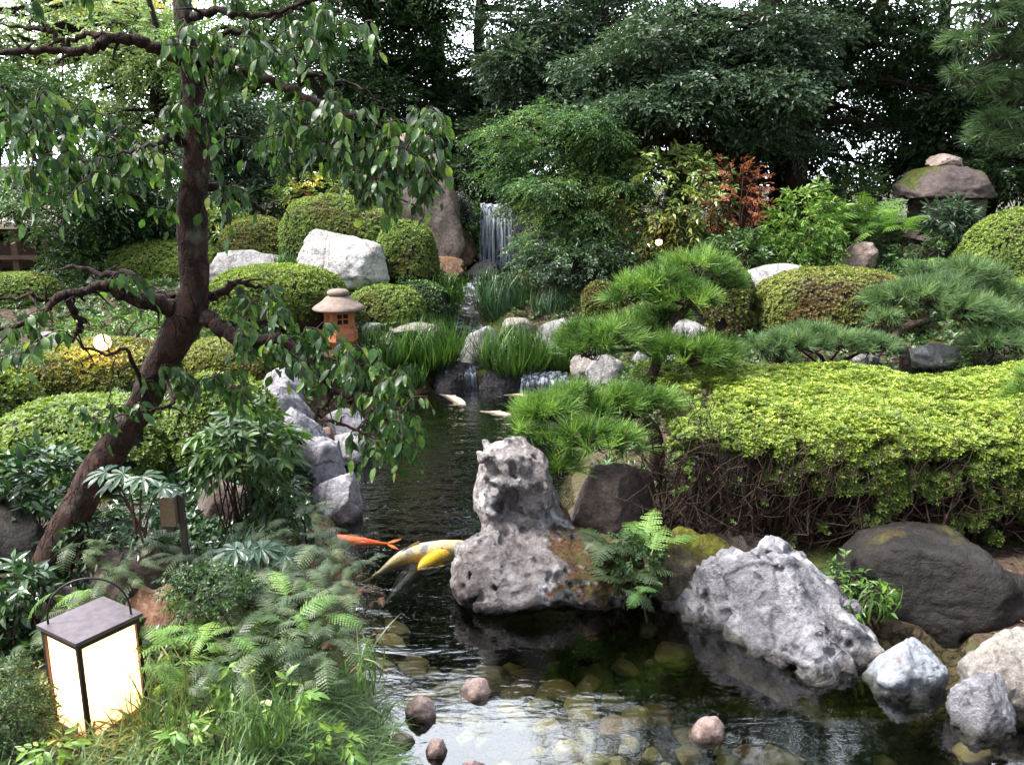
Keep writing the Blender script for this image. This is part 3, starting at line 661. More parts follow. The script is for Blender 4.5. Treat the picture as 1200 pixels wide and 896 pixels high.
# ================================================================== ROCKS
# --- hollow rock in the middle of the pond (sculpted) ---
def hollow_rock():
    o = G(632, 690, 0)            # local origin
    def f0(q):
        a = sd_ell(q, (-.06, -.02, .07), (.42, .33, .20))
        a = smin(a, sd_ell(q, (.20, .08, .05), (.40, .32, .215)), .09)
        a = smin(a, sd_ell(q, (-.30, .0, .12), (.19, .24, .20)), .08)
        col = sd_ell(q, (-.15, .26, .42), (.185, .18, .40))
        top = np.maximum(np.maximum(np.abs(q[:, 0] + .16 + .12 * (q[:, 2] - .7)) - .155, np.abs(q[:, 1] - .24) - .14), np.maximum(q[:, 2] - .745 + .12 * (q[:, 0] + .16), .5 - q[:, 2]))
        col = smin(col, top, .10)
        col = smin(col, sd_ell(q, (-.01, .30, .22), (.16, .18, .22)), .08)
        a = smin(a, col, .08)
        a = smax(a, -sd_ell(q, (-.185, .035, .47), (.115, .17, .135)), .03)      # big hollow
        a = smax(a, -sd_ell(q, (-.15, .06, .70), (.045, .07, .075)), .03)
        a = smax(a, -sd_ell(q, (-.36, -.18, .16), (.06, .09, .07)), .02)
        a = smax(a, -sd_ell(q, (-.24, -.28, .10), (.05, .06, .05)), .02)
        a = smax(a, -sd_ell(q, (.14, -.40, -.02), (.42, .20, .12)), .02)       # undercut front
        return a
    def f1(P, s):
        q = P + .035 * np.stack([fbm(P * 3.1, 2), fbm(P * 3.1 + 31, 2), fbm(P * 3.1 + 57, 2)], 1)
        a = f0(q) + 1.2 * np.maximum(0, -P[:, 2] - .01); st = np.stack([P[:, 0] * 4, P[:, 1] * 4, P[:, 2] * 9 + P[:, 0] * 3], 1)
        return a - .014 * ridged(P * 8, 3) - .012 * ridged(st, 3) - .02 * fbm(P * 6 + 3, 4) + np.maximum(0, perlin(P * 17) - .2) * .10 + np.maximum(0, perlin(P * 9 + 5) - .35) * .14
    V, F = surface_nets(f0, f1, (-.75, -.62, -.3), (.75, .75, 1.05), (124, 112, 110))
    V = V * 1.0
    ob = mesh_obj('rock', V, F, M['rock_hero'], loc=(o[0], o[1], 0)); tag(ob, 'pale pitted rock standing in the pond with a deep hollow in its side', 'rock')
    return ob
hollow_rock()
def rugged_rock():
    o = W(905, 760, 3.95); o[2] = 0
    def f0(q):
        a = np.full(len(q), -9.)
        for n, d in (((-.72, -.55, .42), .08), ((.55, -.55, .6), .30), ((.66, -.02, .72), .36), ((-.26, .30, .85), .475), ((-.95, .1, .25), .47), ((0, .9, .5), .50), ((.95, .3, .1), .47), ((-.1, -.75, .65), .27)):
            n = np.array(n); L_ = np.linalg.norm(n); a = smax(a, q @ (n / L_) - d / L_, .05)
        return a
    ax = unit(np.array([.62, -.28, -.73])); e1 = unit(np.cross(ax, [0, 0, 1.])); e2 = np.cross(ax, e1)
    def f1(P, s):
        q = P + .05 * np.stack([fbm(P * 2.8, 2), fbm(P * 2.8 + 31, 2), fbm(P * 2.8 + 57, 2)], 1)
        st = np.stack([P @ ax * 1.6, P @ e1 * 6.0, P @ e2 * 6.0], 1) + .5 * fbm(P * 3, 2)[:, None]
        return -smin(-P[:, 2] + .51, .045 * ridged(st * .8, 3) - f0(q) - 1.6 * np.maximum(0, -P[:, 2] - .01), .05) - .006 * ridged(P * 9, 2) - .03 * fbm(P * 4.5, 3) + np.maximum(0, perlin(P * 12) - .25) * .09 + np.maximum(0, perlin(st * 1.3 + 4) - .2) * .12
    V, F = surface_nets(f0, f1, (-.85, -.75, -.3), (.85, 1.0, .75), (130, 134, 82))
    V = V * [.95, .92, .88]; ob = mesh_obj('rock', V, F, M['rock_rug'], loc=o); tag(ob, 'large rugged lilac grey rock with furrows and pits at the right of the pond', 'rock')
rugged_rock()
rock('small blue grey angular rock at the waterline beside the large rugged rock', 1018, 1110, 752, 822, 3.62, 'rock_blue', .7, 24, 5, p=4, cuts=7, cutd=(.6, .9), amp=.1, zb=-.06)
rock('big dark rounded boulder under the right end of the hedge', 985, 1185, 622, 752, 4.35, 'rock_dark', .8, 5, 5, name='boulder', cat='boulder', p=3.2, cuts=4, amp=.05)
rock('low dark boulder leaning against the big dark rounded one', 1135, 1225, 668, 750, 4.3, 'rock_dark', .8, 6, 4, name='boulder', cat='boulder', cuts=4, amp=.05)
rock('flat cream rock with a moss patch at the right edge of the pond', 1128, 1245, 742, 838, 3.45, 'rock_cream', .7, 9, 5, p=3.5, cuts=8, zb=-.03)
rock('small lilac rock in the water in front of the flat cream rock', 1118, 1190, 792, 838, 3.3, 'rock_rug', .8, 10, 5, cuts=5, p=3.5, zb=-.04)
rock('smooth brown rock behind the ferns under the pine', 668, 772, 543, 640, 5.05, 'rock_brown', .7, 12, 5, p=2.5, cuts=4, amp=.05, name='boulder', cat='boulder')
rock('moss covered rock between the fern and the large rugged rock', 762, 872, 622, 720, 4.5, 'rock_moss', .7, 14, 5, p=2.4, cuts=3, zb=-.05)
rock('flat grey brown rock behind the top of the large rugged rock', 800, 905, 617, 665, 4.85, 'rock_brown', .7, 15, 4, p=3)
# left bank
rock('upper end of the white streaked rock run on the left bank', 300, 368, 446, 512, 6.9, 'rock_bank', .9, 31, 5, p=3.6, cuts=6, amp=.07, name='bank_rock')
rock('long white streaked bank rock sloping down to the water', 318, 392, 474, 556, 6.4, 'rock_bank', 1.0, 37, 5, p=3.6, cuts=6, amp=.07, zb=.0, name='bank_rock')
rock('third rock down the white streaked run on the left bank', 342, 408, 512, 588, 6.0, 'rock_bank', .95, 38, 5, p=3.6, cuts=6, amp=.07, zb=-.03, name='bank_rock')
rock('pale rock at the foot of the sloping run of bank rocks', 362, 424, 552, 612, 5.7, 'rock_bank', .95, 32, 5, p=3.4, cuts=6, amp=.07, zb=-.04, name='bank_rock')
rock('rounded pale rock under the drooping plum twigs', 372, 442, 476, 518, 7.2, 'rock_bank', .8, 33, 4, zb=-.03, name='bank_rock')
rock('flat wet rock on the waterline under the plum twigs', 378, 432, 508, 536, 6.9, 'rock_pale', .9, 34, 4, zb=-.03, name='bank_rock')
rock('grey rock behind the top of the sloping bank rock', 300, 356, 430, 480, 7.0, 'rock_bank', .8, 35, 4, name='bank_rock')
rock('small rust stained rock between two bank rocks', 368, 392, 500, 522, 6.6, 'rock_red', .8, 36, 4, name='bank_rock')
# behind the lantern
rock('grey brown rock with a flat ledge behind the lit floor lantern', 100, 226, 645, 715, 3.95, 'rock_brown', .7, 41, 5, p=3.5, cuts=8, cutd=(.6, .85))
rock('rusty mossy rock lit orange by the floor lantern', 132, 240, 688, 790, 3.62, 'rock_red', .55, 42, 5, p=3.2, cuts=7)
rock('low grey rock at the left behind the floor lantern', 35, 125, 690, 768, 3.62, 'rock_brown', .6, 43, 4)
rock('large dark rock under the leaning plum trunk', -60, 60, 590, 668, 4.2, 'rock_dark', .8, 44, 4)
# middle and back
rock('large bright white boulder among the clipped mounds', 345, 458, 268, 328, 10.9, 'rock_white', .7, 51, 5, p=3.2, cuts=9, cutd=(.6, .85), amp=.08, name='boulder', cat='boulder', deep_=None) if False else rock('large bright white boulder among the clipped mounds', 345, 458, 268, 330, 10.9, 'rock_white', .7, 51, 5, p=3.2, cuts=9, cutd=(.6, .85), amp=.08, name='boulder', cat='boulder')
rock('low pale boulder behind the left clipped mound', 238, 348, 293, 338, 11.2, 'rock_pale', .7, 52, 4, name='boulder', cat='boulder')
def wtall(v):
    v = v.copy(); t = (v[:, 2] + 1) / 2; v[:, 0] *= 1 - .30 * t ** 1.4; v[:, 0] += -.04 * t; return v
rock('tall pinkish standing stone beside the waterfall', 438, 548, 156, 300, 13.6, 'rock_tall', .6, 53, 5, p=4.5, cuts=8, cutd=(.8, .98), amp=.06, warp=wtall, name='standing_stone', cat='standing stone')
rock('mossy rust coloured boulder at the foot of the standing stone', 488, 545, 300, 326, 12.9, 'rock_red', .8, 54, 4)
rock('narrow brown rock between the standing stone and the fall', 520, 560, 262, 305, 13.6, 'rock_red', .8, 55, 4)
rock('white flat topped rock above the right hand cascade', 622, 682, 374, 412, 10.2, 'rock_pale', .7, 56, 4, p=5)
rock('flat moss edged rock next to the white flat topped rock', 588, 628, 371, 392, 10.5, 'rock_cream', .8, 57, 4, p=5)
rock('rounded pale rock in the stream between two grass clumps', 540, 584, 382, 428, 10.35, 'rock_pale', .9, 58, 4)
rock('ochre and grey rock left of the angular white one under the pine', 668, 706, 410, 442, 9.0, 'rock_cream', .8, 59, 4)
rock('angular white rock at the far pond edge under the pine', 686, 730, 413, 452, 8.8, 'rock_pale', .8, 60, 4, p=4, cuts=9)
rock('upright grey rock behind the pine at the pond edge', 736, 768, 408, 452, 8.7, 'rock_pale', .8, 61, 4, p=4, cuts=9)
rock('pale rock showing between the pine cushions', 772, 830, 372, 412, 8.4, 'rock_pale', .8, 62, 4, p=4, cuts=8)
rock('low white rock just behind the hedge top under the pine', 775, 805, 415, 436, 7.4, 'rock_pale', .8, 63, 4)
rock('smooth pale violet boulder between two clipped mounds', 868, 955, 309, 350, 9.6, 'rock_pale', .7, 64, 4, p=2.5, cuts=3, amp=.04, name='boulder', cat='boulder')
rock('small rounded pinkish boulder near the big stone lantern', 985, 1028, 283, 316, 10.8, 'rock_tall', .8, 65, 4, p=2.6, cuts=3, name='boulder', cat='boulder')
rock('blue grey rock on the moss behind the hedge', 1060, 1125, 401, 430, 7.3, 'rock_pale', .8, 166, 4, p=2.5, cuts=3)
rock('moss covered low rock right of the blue grey one', 1108, 1185, 408, 436, 7.35, 'rock_moss', .7, 67, 4)
rock('small white rock half hidden under the right pine', 1000, 1030, 407, 428, 7.4, 'rock_pale', .8, 68, 4)
rock('small dark rock left of the bronze mound', 42, 84, 388, 416, 8.7, 'rock_pale', .8, 69, 4)
rock('pale rock at the corner of the bright left mound', 415, 452, 378, 392, 9.9, 'rock_pale', .8, 70, 4, p=4)
rock('long low pale rock behind the far grass clump', 455, 520, 378, 392, 10.0, 'rock_cream', .6, 71, 4, p=4)
rock('weathered rock by the upright shrub on the left bank', 226, 300, 560, 615, 4.9, 'rock_brown', .8, 72, 4)
# dark wet rock face round the waterfall
rock('black wet rock left of the waterfall', 536, 572, 222, 318, 14.2, 'rock_wet', .9, 81, 4, p=4, name='cliff_rock')
rock('black wet rock right of the waterfall', 594, 660, 218, 322, 14.2, 'rock_wet', .9, 82, 4, p=4, name='cliff_rock')
rock('wide dark ledge rock the waterfall pours over', 520, 690, 231, 330, 14.85, 'rock_wet', .5, 83, 5, p=6, cuts=3, amp=.04, name='cliff_rock')
rock('wet blue black stone in the basin under the waterfall', 544, 592, 304, 330, 13.3, 'rock_wet', .8, 84, 4)
rock('dark wet boulder on the left of the low cascade', 505, 562, 424, 468, 9.75, 'rock_wet', .8, 85, 4)
rock('dark wet boulder in front of the middle grass clump', 560, 618, 430, 462, 9.65, 'rock_wet', .6, 86, 4)
rock('dark wet lip of the right hand cascade', 608, 672, 434, 462, 9.75, 'rock_wet', .6, 87, 4)

# stones that break the surface at the front
for i, (a, b, t, q, lab) in enumerate([
    (538, 577, 797, 820, 'wet pinkish stone breaking the water near the front of the pond'),
    (474, 512, 818, 847, 'brown stone breaking the water beside the sky reflection'),
    (806, 850, 843, 868, 'smooth oval pink and grey stone alone in the shallow water'),
    (498, 524, 866, 892, 'small reddish stone at the bottom of the pond by the grass'),
    (452, 486, 860, 880, 'flat reddish stone next to the meadow grass at the water'),
    (540, 572, 892, 915, 'dark flat stone at the very bottom in the sky reflection')]):
    c = G((a + b) / 2, q, 0); rock(lab, a, b, t, q, c[1] + .05, 'rock_pink', .8, 200 + i, 4, tiltx=.15 * (-1) ** i, name='pond_stone', cat='stone', group='stones breaking the surface', p=2.4, cuts=5, amp=.09, zb=-.03, land=False)

# stones on the bed
def bedz(x, y): return gz(x, y)
bed = [(613, 773, 42), (575, 760, 70), (690, 765, 46), (648, 783, 55), (602, 793, 34), (530, 797, 60), (637, 803, 32), (485, 760, 40), (505, 745, 36), (560, 775, 40), (684, 829, 40), (735, 822, 44), (655, 765, 60), (740, 850, 30), (765, 855, 30), (450, 806, 36), (455, 770, 40), (700, 745, 60), (640, 845, 34), (770, 780, 50), (860, 825, 46), (905, 860, 60), (940, 882, 60), (600, 825, 40), (1070, 870, 54), (970, 880, 60), (1010, 850, 50), (745, 885, 36), (700, 880, 34), (830, 888, 34), (560, 845, 44), (520, 850, 36), (480, 790, 44), (720, 795, 40), (810, 800, 50), (885, 800, 46), (600, 745, 40), (540, 730, 46), (650, 740, 50), (460, 730, 46), (1120, 880, 60), (1180, 885, 50), (780, 870, 34)]
rb = np.random.default_rng(5)
for _ in range(170):
    bed.append((rb.uniform(425, 1190), rb.uniform(700, 892), rb.uniform(18, 62)))
BEDTODO = bed

# ================================================================== CLIPPED MOUNDS
mound('clipped mound left of centre, in front of the tall standing stone', 330, 452, 229, 288, 12.2, 'azalea_mid', seed=1)
mound('small clipped mound right of the white boulder', 440, 512, 259, 318, 11.4, 'azalea_mid', seed=2)
mound('low clipped mound just behind the white boulder', 400, 474, 246, 282, 12.0, 'azalea_mid', seed=3)
mound('pale clipped mound far left behind the plum trunk', 130, 262, 282, 330, 11.8, 'azalea_mid', seed=4, bright=.08)
mound('clipped mound behind the low pale boulder', 258, 345, 255, 312, 12.4, 'azalea_olive', seed=5)
mound('bright yellow green clipped mound beside the terracotta lantern', 245, 405, 311, 368, 9.6, 'azalea_bright', seed=6, bright=-.1)
mound('bronze tinted clipped mound behind the round garden lamp', 38, 210, 400, 458, 7.6, 'azalea_olive', seed=7, rs=.032)
mound('small clipped mound at the far left edge by the tea hut', -20, 68, 320, 362, 10.5, 'azalea_mid', seed=8)
mound('olive clipped mound under the plum crook', 205, 330, 398, 446, 7.8, 'azalea_olive', seed=9, bright=.1)
mound('bright rounded bush at the left edge of the picture behind the glossy shrub', -60, 52, 432, 540, 6.4, 'azalea_bright', seed=10, rs=.034, bright=-.15)
mound('broad loosely clipped bush behind the leaning trunk', -10, 215, 470, 570, 5.6, 'hedge_low', seed=11, rs=.038, hole=.35, bright=.05)
mound('loosely clipped bush right of the leaning trunk on the bank', 195, 330, 440, 560, 5.7, 'hedge_low', seed=12, rs=.036, hole=.3, bright=.12)
mound('brown tinted mound behind the centre pine', 770, 885, 301, 395, 8.9, 'azalea_olive', seed=13, hole=.25)
mound('wide clipped mound right of the violet boulder', 885, 1075, 314, 386, 8.9, 'azalea_olive', seed=14, bright=.05)
mound('large clipped dome at the right edge beside the stone lantern', 1128, 1290, 245, 350, 10.2, 'azalea_mid', seed=15, bright=.05)
mound('clipped mound at the right edge below the large dome', 1150, 1290, 328, 385, 8.8, 'azalea_mid', seed=16)
mound('low bushy mound right of the terracotta lantern', 405, 500, 335, 385, 10.4, 'azalea_mid', seed=17, hole=.2, bright=.05)
mound('low bushy mound between the lantern and the stream', 450, 530, 330, 378, 10.9, 'deepshrub', seed=18, hole=.2)
mound('small bronze mound at the stream below the maple', 680, 728, 330, 372, 10.6, 'azalea_olive', seed=19, hole=.2)

# ================================================================== THE LONG HEDGE
def hedge():
    r = np.random.default_rng(77); x0, x1, y0, y1 = .86, 5.2, 4.62, 6.55; zt, zb = .96, .2
    root = empty('hedge', ((x0 + x1) / 2, (y0 + y1) / 2, zb), 'long flat topped azalea hedge with bright new leaves over bare brown stems', 'hedge')
    for xx in np.arange(x0, x1, .5):
        for yy in (y0 - .2, y0 + .3, (y0 + y1) / 2, y1): ctrl(xx, yy, zb - .08 * (yy < y0), .4, 1.2)
    lo = np.array([x0, y0, zb]); hi = np.array([x1, y1, zt]); rad = .22
    def surf(u, face):
        p = lo + (hi - lo) * u
        if face == 'top': p[:, 2] = hi[2]
        if face == 'front': p[:, 1] = lo[1]
        if face == 'left': p[:, 0] = lo[0]
        q = np.clip(p, lo + rad, hi - rad); q[:, 2] = np.clip(p[:, 2], lo[2] - 1, hi[2] - rad); n = unit(p - q); return q + n * rad, n
    mb = MB(); tv, tf = rosette(5, .6, .5, 3); tv2, tf2 = rosette(4, .35, .45, 5)
    # top
    for face, N in (('top', 60000), ('front', 62000), ('left', 12000)):
        u = r.random((N, 3)); P, n = surf(u, face)
        hgt = (P[:, 2] - zb) / (zt - zb)
        # plan outline wanders; top is gently uneven
        wob = .10 * fbm(P * [1.1, 1.1, .5] + 5, 3)
        P = P + n * wob[:, None]
        P[:, 2] += .05 * fbm(np.stack([P[:, 0] * 2, P[:, 1] * 2, P[:, 0] * 0], 1), 3)
        # front leans outward at half height, end is thin
        cl = fbm(P * 7.5, 3); cl2 = fbm(P * 2.0 + 9, 2)
        thr = -.52 + .80 * (1 - hgt) ** 1.3 if face != 'top' else np.full(N, -.62)
        thr = thr + .9 * smooth((1.95 - P[:, 0]) / 1.0) * (1 if face != 'top' else .55)
        keep = (cl + .5 * cl2) > thr
        dpt = np.abs(r.normal(0, .05, N)) * (1 + 1.2 * (1 - hgt)) + (0.0 if face == 'top' else .10 * np.maximum(0, -cl))
        P = P - n * dpt[:, None]
        P, n, hgt, cl = P[keep], n[keep], hgt[keep], cl[keep]; k = len(P)
        ax = unit(n * .8 + [0, 0, .8] + r.normal(0, .3, (k, 3)))
        R = frames(unit(np.cross(ax, rdir(k, r))), ax)
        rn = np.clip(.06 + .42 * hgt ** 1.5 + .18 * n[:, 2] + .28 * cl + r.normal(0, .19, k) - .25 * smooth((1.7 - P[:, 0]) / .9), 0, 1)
        h2 = np.arange(k) % 2 == 0
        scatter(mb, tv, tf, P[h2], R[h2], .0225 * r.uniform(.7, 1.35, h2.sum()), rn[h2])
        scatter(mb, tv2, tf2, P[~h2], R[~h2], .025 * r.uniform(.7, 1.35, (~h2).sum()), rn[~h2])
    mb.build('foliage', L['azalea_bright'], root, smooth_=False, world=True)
    sb = MB()
    for i in range(420):
        x = r.uniform(x0 + .05, 4.1); y = y0 + abs(r.normal(0, .28)) + .12; P = [np.array([x, y, zb - .1])]; d = unit(np.array([r.normal(0, .35), -.25 + r.normal(0, .2), 1.0]))
        for k in range(7):
            P.append(P[-1] + d * .12); d = unit(d + r.normal(0, .32, 3) + [0, -.02, .12])
            if P[-1][1] < y0 + .02: d[1] = abs(d[1])
            if P[-1][2] > zt - .08: break
        P = np.array(P); rr = np.linspace(r.uniform(.005, .011), .0022, len(P)); sb.tube(P, rr, 4, caps=False)
        for b in range(5):
            s = P[r.integers(1, len(P))]; d2 = unit(r.normal(0, 1, 3) + [0, -.5, .35]); Q = [s]
            for k in range(4): Q.append(Q[-1] + d2 * .07); d2 = unit(d2 + r.normal(0, .45, 3) + [0, 0, .15])
            Q = np.array(Q); Q[:, 1] = np.maximum(Q[:, 1], y0 - .03); sb.tube(Q, np.linspace(.0035, .0014, 5), 3, caps=False)
    sb.build('stems', M['twig'], root, world=True)
    cb = MB(); cb.box(((x0 + x1) / 2 + .25, (y0 + y1) / 2 + .25, (zt + zb) / 2 - .07), (x1 - x0 - .9, y1 - y0 - .75, zt - zb - .12)); cb.build('shade_core', M['core'], root, smooth_=False, world=True)  # dark box closes the gaps in place of shaded depth
hedge()

# ================================================================== PINES
gp = W(765, 560, 5.7); gp[2] = .2
pine('low spreading pine with cushioned bright needles leaning over the pond', gp,
     [gp - [0, 0, .2], W(770, 520, 5.75), W(752, 480, 5.85), W(768, 430, 6.0), W(782, 385, 6.1), W(812, 350, 6.2), W(815, 318, 6.25)],
     [(815, 312, 6.25, 42, 20), (845, 330, 6.3, 30, 16), (778, 330, 6.1, 40, 18), (742, 338, 6.05, 32, 17), (805, 348, 6.0, 34, 12), (705, 392, 5.9, 48, 20), (690, 408, 5.8, 26, 14), (740, 385, 6.2, 40, 18), (775, 370, 6.3, 34, 16), (812, 412, 5.9, 46, 22), (780, 408, 5.9, 26, 16), (850, 415, 5.9, 20, 18),
      (640, 478, 5.1, 36, 20), (672, 462, 5.2, 26, 14), (622, 485, 5.1, 18, 12), (728, 468, 5.3, 42, 18), (765, 470, 5.3, 30, 15), (700, 480, 5.2, 26, 14), (640, 520, 4.95, 30, 22), (690, 510, 4.95, 38, 20), (725, 515, 4.95, 26, 16), (655, 545, 4.95, 24, 18), (612, 505, 5.0, 16, 14)],
     'pine', .045, .115, 1, dens=1.05, nn=34, w=.042)
gp = W(1062, 432, 7.0); gp[2] = .72
pine('spreading pine behind the hedge with a bent bare trunk', gp,
     [gp - [0, 0, .2], W(1060, 415, 7.0), W(1048, 398, 7.0), W(1060, 384, 7.05), W(1085, 376, 7.1), W(1120, 372, 7.15), W(1160, 378, 7.2)],
     [(1075, 345, 7.2, 50, 20), (1040, 350, 7.3, 30, 16), (1110, 335, 7.3, 40, 18), (1140, 318, 7.5, 40, 15), (1165, 345, 7.4, 40, 18), (1130, 360, 7.1, 46, 20), (1180, 375, 7.1, 40, 20), (1165, 400, 6.95, 36, 18), (1200, 395, 7.0, 30, 26), (1035, 372, 7.1, 22, 12), (1085, 318, 7.6, 25, 10)],
     'pine_grey', .04, .105, 2, dens=.85, nn=30, w=.04, under=1.4)
gp = W(960, 432, 6.85); gp[2] = .75
pine('low creeping pine just above the hedge top with dark bare twigs', gp,
     [gp - [0, 0, .15], W(962, 428, 6.85), W(985, 424, 6.85), W(1010, 412, 6.9), W(1035, 405, 6.95)],
     [(935, 400, 6.85, 40, 14), (900, 405, 6.85, 26, 12), (975, 398, 6.9, 40, 14), (1020, 402, 6.9, 34, 13), (950, 388, 7.0, 28, 9), (915, 418, 6.8, 18, 8)],
     'pine_grey', .022, .09, 3, dens=.9, nn=30, w=.04, under=1.6, bark='twig_dark')
b3 = np.array([5.6, 8.0, .8])
pine('tall pine hanging long grey green branches in from the upper right', b3,
     [b3 - [0, 0, .2], b3 + [.1, .1, 1.2], W(1290, 110, 8.2), W(1250, 40, 8.2), W(1200, -10, 8.1), W(1180, -60, 8.1)],
     [(1165, 15, 8.0, 45, 22), (1140, 45, 7.9, 30, 15), (1185, 55, 8.0, 40, 18), (1130, 88, 7.9, 28, 14), (1170, 95, 8.0, 40, 16), (1205, 110, 8.1, 34, 20), (1175, 140, 8.0, 34, 16), (1195, 165, 8.0, 30, 18), (1160, 158, 8.0, 22, 12), (1210, 20, 8.1, 30, 20), (1225, 75, 8.1, 40, 30), (1150, -20, 8.1, 60, 20), (1230, -30, 8.1, 60, 30)],
     'pine_grey', .09, .14, 4, dens=.75, nn=30, w=.034, droop=.3, upb=.15, under=.6)
b4 = np.array([4.6, 6.9, .8])
pine('pine tip poking in over the hedge at the right edge', b4, [b4 - [0, 0, .2], b4 + [-.1, -.6, .3], W(1235, 465, 5.6), W(1215, 462, 5.4)],
     [(1205, 462, 5.4, 26, 16), (1225, 440, 5.5, 30, 16), (1228, 478, 5.4, 25, 14)], 'pine', .03, .10, 5, dens=1., nn=34, w=.03)
# ================================================================== THE OLD PLUM TREE
def plum():
    r = np.random.default_rng(404); Yt = 4.0
    def PW(l): return np.array([[*W(px, py, Y), rad] for px, py, Y, rad in l])
    base = W(62, 668, 3.95); ctrl(base[0], base[1], base[2] - .03, .6, 2)
    root = empty('plum_tree', base, 'old leaning plum tree with scaly reddish trunk and twisting lichened limbs', 'tree')
    tr = spline(PW([(40, 700, 3.95, .15), (62, 655, 3.95, .135), (95, 585, 3.95, .12), (132, 525, 4.0, .118), (168, 470, 4.0, .105), (192, 420, 4.0, .10), (216, 378, 4.0, .115), (228, 340, 4.0, .082), (226, 290, 4.0, .078), (226, 230, 4.02, .070), (231, 170, 4.04, .062), (227, 110, 4.05, .055), (219, 50, 4.06, .046), (214, -10, 4.1, .042), (222, -90, 4.15, .03), (200, -170, 4.2, .015)]), 8)
    slim = np.interp(tr[:, 2], [.4, 1.1, 1.7, 2.2], [.62, .60, .72, .88]); mb = MB(); mb.tube(tr[:, :3], tr[:, 3] * slim, 32, .13, 9); mb.build('trunk', M['bark_plum'], root, world=True)
    limbs = [
     [(222, 75, 4.05, .035), (195, 62, 4.0, .033), (165, 50, 3.95, .03), (130, 45, 3.9, .026), (105, 58, 3.88, .022), (60, 60, 3.85, .018), (0, 61, 3.8, .015), (-60, 70, 3.75, .01)],
     [(130, 45, 3.9, .018), (105, 40, 3.92, .014), (80, 52, 3.95, .013), (60, 38, 3.97, .011), (40, 33, 4.0, .010), (0, 28, 4.0, .008)],
     [(222, 60, 4.05, .03), (250, 72, 4.0, .026), (285, 82, 3.95, .025), (320, 95, 3.95, .025), (350, 112, 3.92, .024), (385, 128, 3.9, .02), (430, 142, 3.9, .014), (470, 165, 3.85, .009), (500, 200, 3.85, .006)],
     [(350, 100, 3.95, .016), (358, 88, 3.97, .014), (385, 92, 4.0, .011), (410, 100, 4.0, .008), (450, 120, 4.0, .006)],
     [(225, 20, 4.08, .026), (255, 12, 4.0, .02), (290, 20, 3.95, .016), (340, 8, 3.9, .012), (400, -10, 3.85, .009)],
     [(228, 100, 4.04, .018), (255, 45, 4.1, .016), (300, 35, 4.15, .014), (345, 12, 4.2, .010), (380, 22, 4.2, .006)],
     [(231, 170, 4.04, .03), (212, 165, 4.0, .024), (198, 162, 3.95, .016), (160, 175, 3.85, .009), (110, 190, 3.8, .006)],
     [(230, 215, 4.02, .03), (260, 222, 4.1, .026), (285, 235, 4.15, .022), (310, 245, 4.2, .012), (330, 240, 4.2, .006)],
     [(220, 372, 4.0, .06), (195, 358, 3.95, .05), (165, 352, 3.9, .045), (145, 345, 3.88, .036), (120, 335, 3.85, .03), (95, 342, 3.8, .022), (75, 345, 3.78, .026), (55, 362, 3.75, .016), (30, 378, 3.72, .013), (-30, 392, 3.7, .01)],
     [(75, 345, 3.8, .02), (85, 362, 3.82, .018), (95, 378, 3.85, .016), (88, 394, 3.9, .012), (76, 397, 3.9, .01)],
     [(95, 342, 3.8, .013), (60, 352, 3.8, .012), (35, 348, 3.78, .011), (0, 350, 3.75, .01), (-40, 345, 3.7, .007)],
     [(205, 350, 4.0, .028), (180, 340, 4.05, .024), (150, 322, 4.1, .02), (120, 322, 4.12, .016), (95, 312, 4.15, .012), (65, 316, 4.2, .008)],
     [(225, 362, 4.0, .055), (250, 378, 3.95, .045), (272, 392, 3.9, .04), (295, 400, 3.85, .036), (325, 398, 3.82, .03), (345, 412, 3.8, .028), (370, 435, 3.75, .024), (395, 455, 3.72, .022), (415, 470, 3.7, .016), (420, 455, 3.7, .012), (432, 440, 3.7, .008)],
     [(345, 412, 3.8, .018), (365, 405, 3.85, .014), (380, 420, 3.85, .012), (400, 425, 3.85, .009), (430, 428, 3.9, .006)],
     [(395, 455, 3.72, .012), (380, 475, 3.7, .012), (370, 490, 3.68, .01), (395, 495, 3.66, .009), (420, 505, 3.64, .007), (450, 512, 3.62, .005)],
     [(232, 350, 4.0, .03), (255, 345, 4.05, .026), (275, 332, 4.1, .018), (300, 335, 4.15, .012), (330, 345, 4.15, .007)],
     [(170, 470, 4.0, .016), (150, 412, 3.8, .010), (120, 415, 3.75, .008), (85, 395, 3.7, .006)],
     [(190, 440, 4.0, .016), (205, 470, 3.8, .011), (170, 480, 3.7, .008), (130, 490, 3.65, .005)],
     [(120, 390, 3.8, .004), (132, 420, 3.75, .004), (130, 455, 3.72, .004), (128, 480, 3.7, .0035)],
    ]
    nodes = [tr[30:, :3]]
    for l in limbs:
        lb = MB()
        s = spline(PW(l), 6); s[1:-1, :3] += r.normal(0, .006, (len(s) - 2, 3)); rr = s[:, 3] * (1 + .12 * np.sin(np.arange(len(s)) * 1.7)); rr[-3:] *= [.9, .7, .4]
        lb.tube(s[:, :3], rr * .8, 12 if l[0][3] > .03 else 8, .14, 22)
        nodes.append(s[len(s) // 5:, :3])
        for i in range(len(s) // 5):      # short knobbly spurs
            k = r.integers(3, len(s)); d = unit(r.normal(0, 1, 3) + [0, -.2, .1]); a = s[k, :3]; Ls = r.uniform(.04, .16)
            lb.tube(spline([a, a + d * Ls * .5 + r.normal(0, .01, 3), a + d * Ls + [0, 0, -.02]], 3), np.linspace(min(.009, s[k, 3] * .6), .002, 7), 5)
        lb.build('limb', M['bark_plum'], root, world=True)
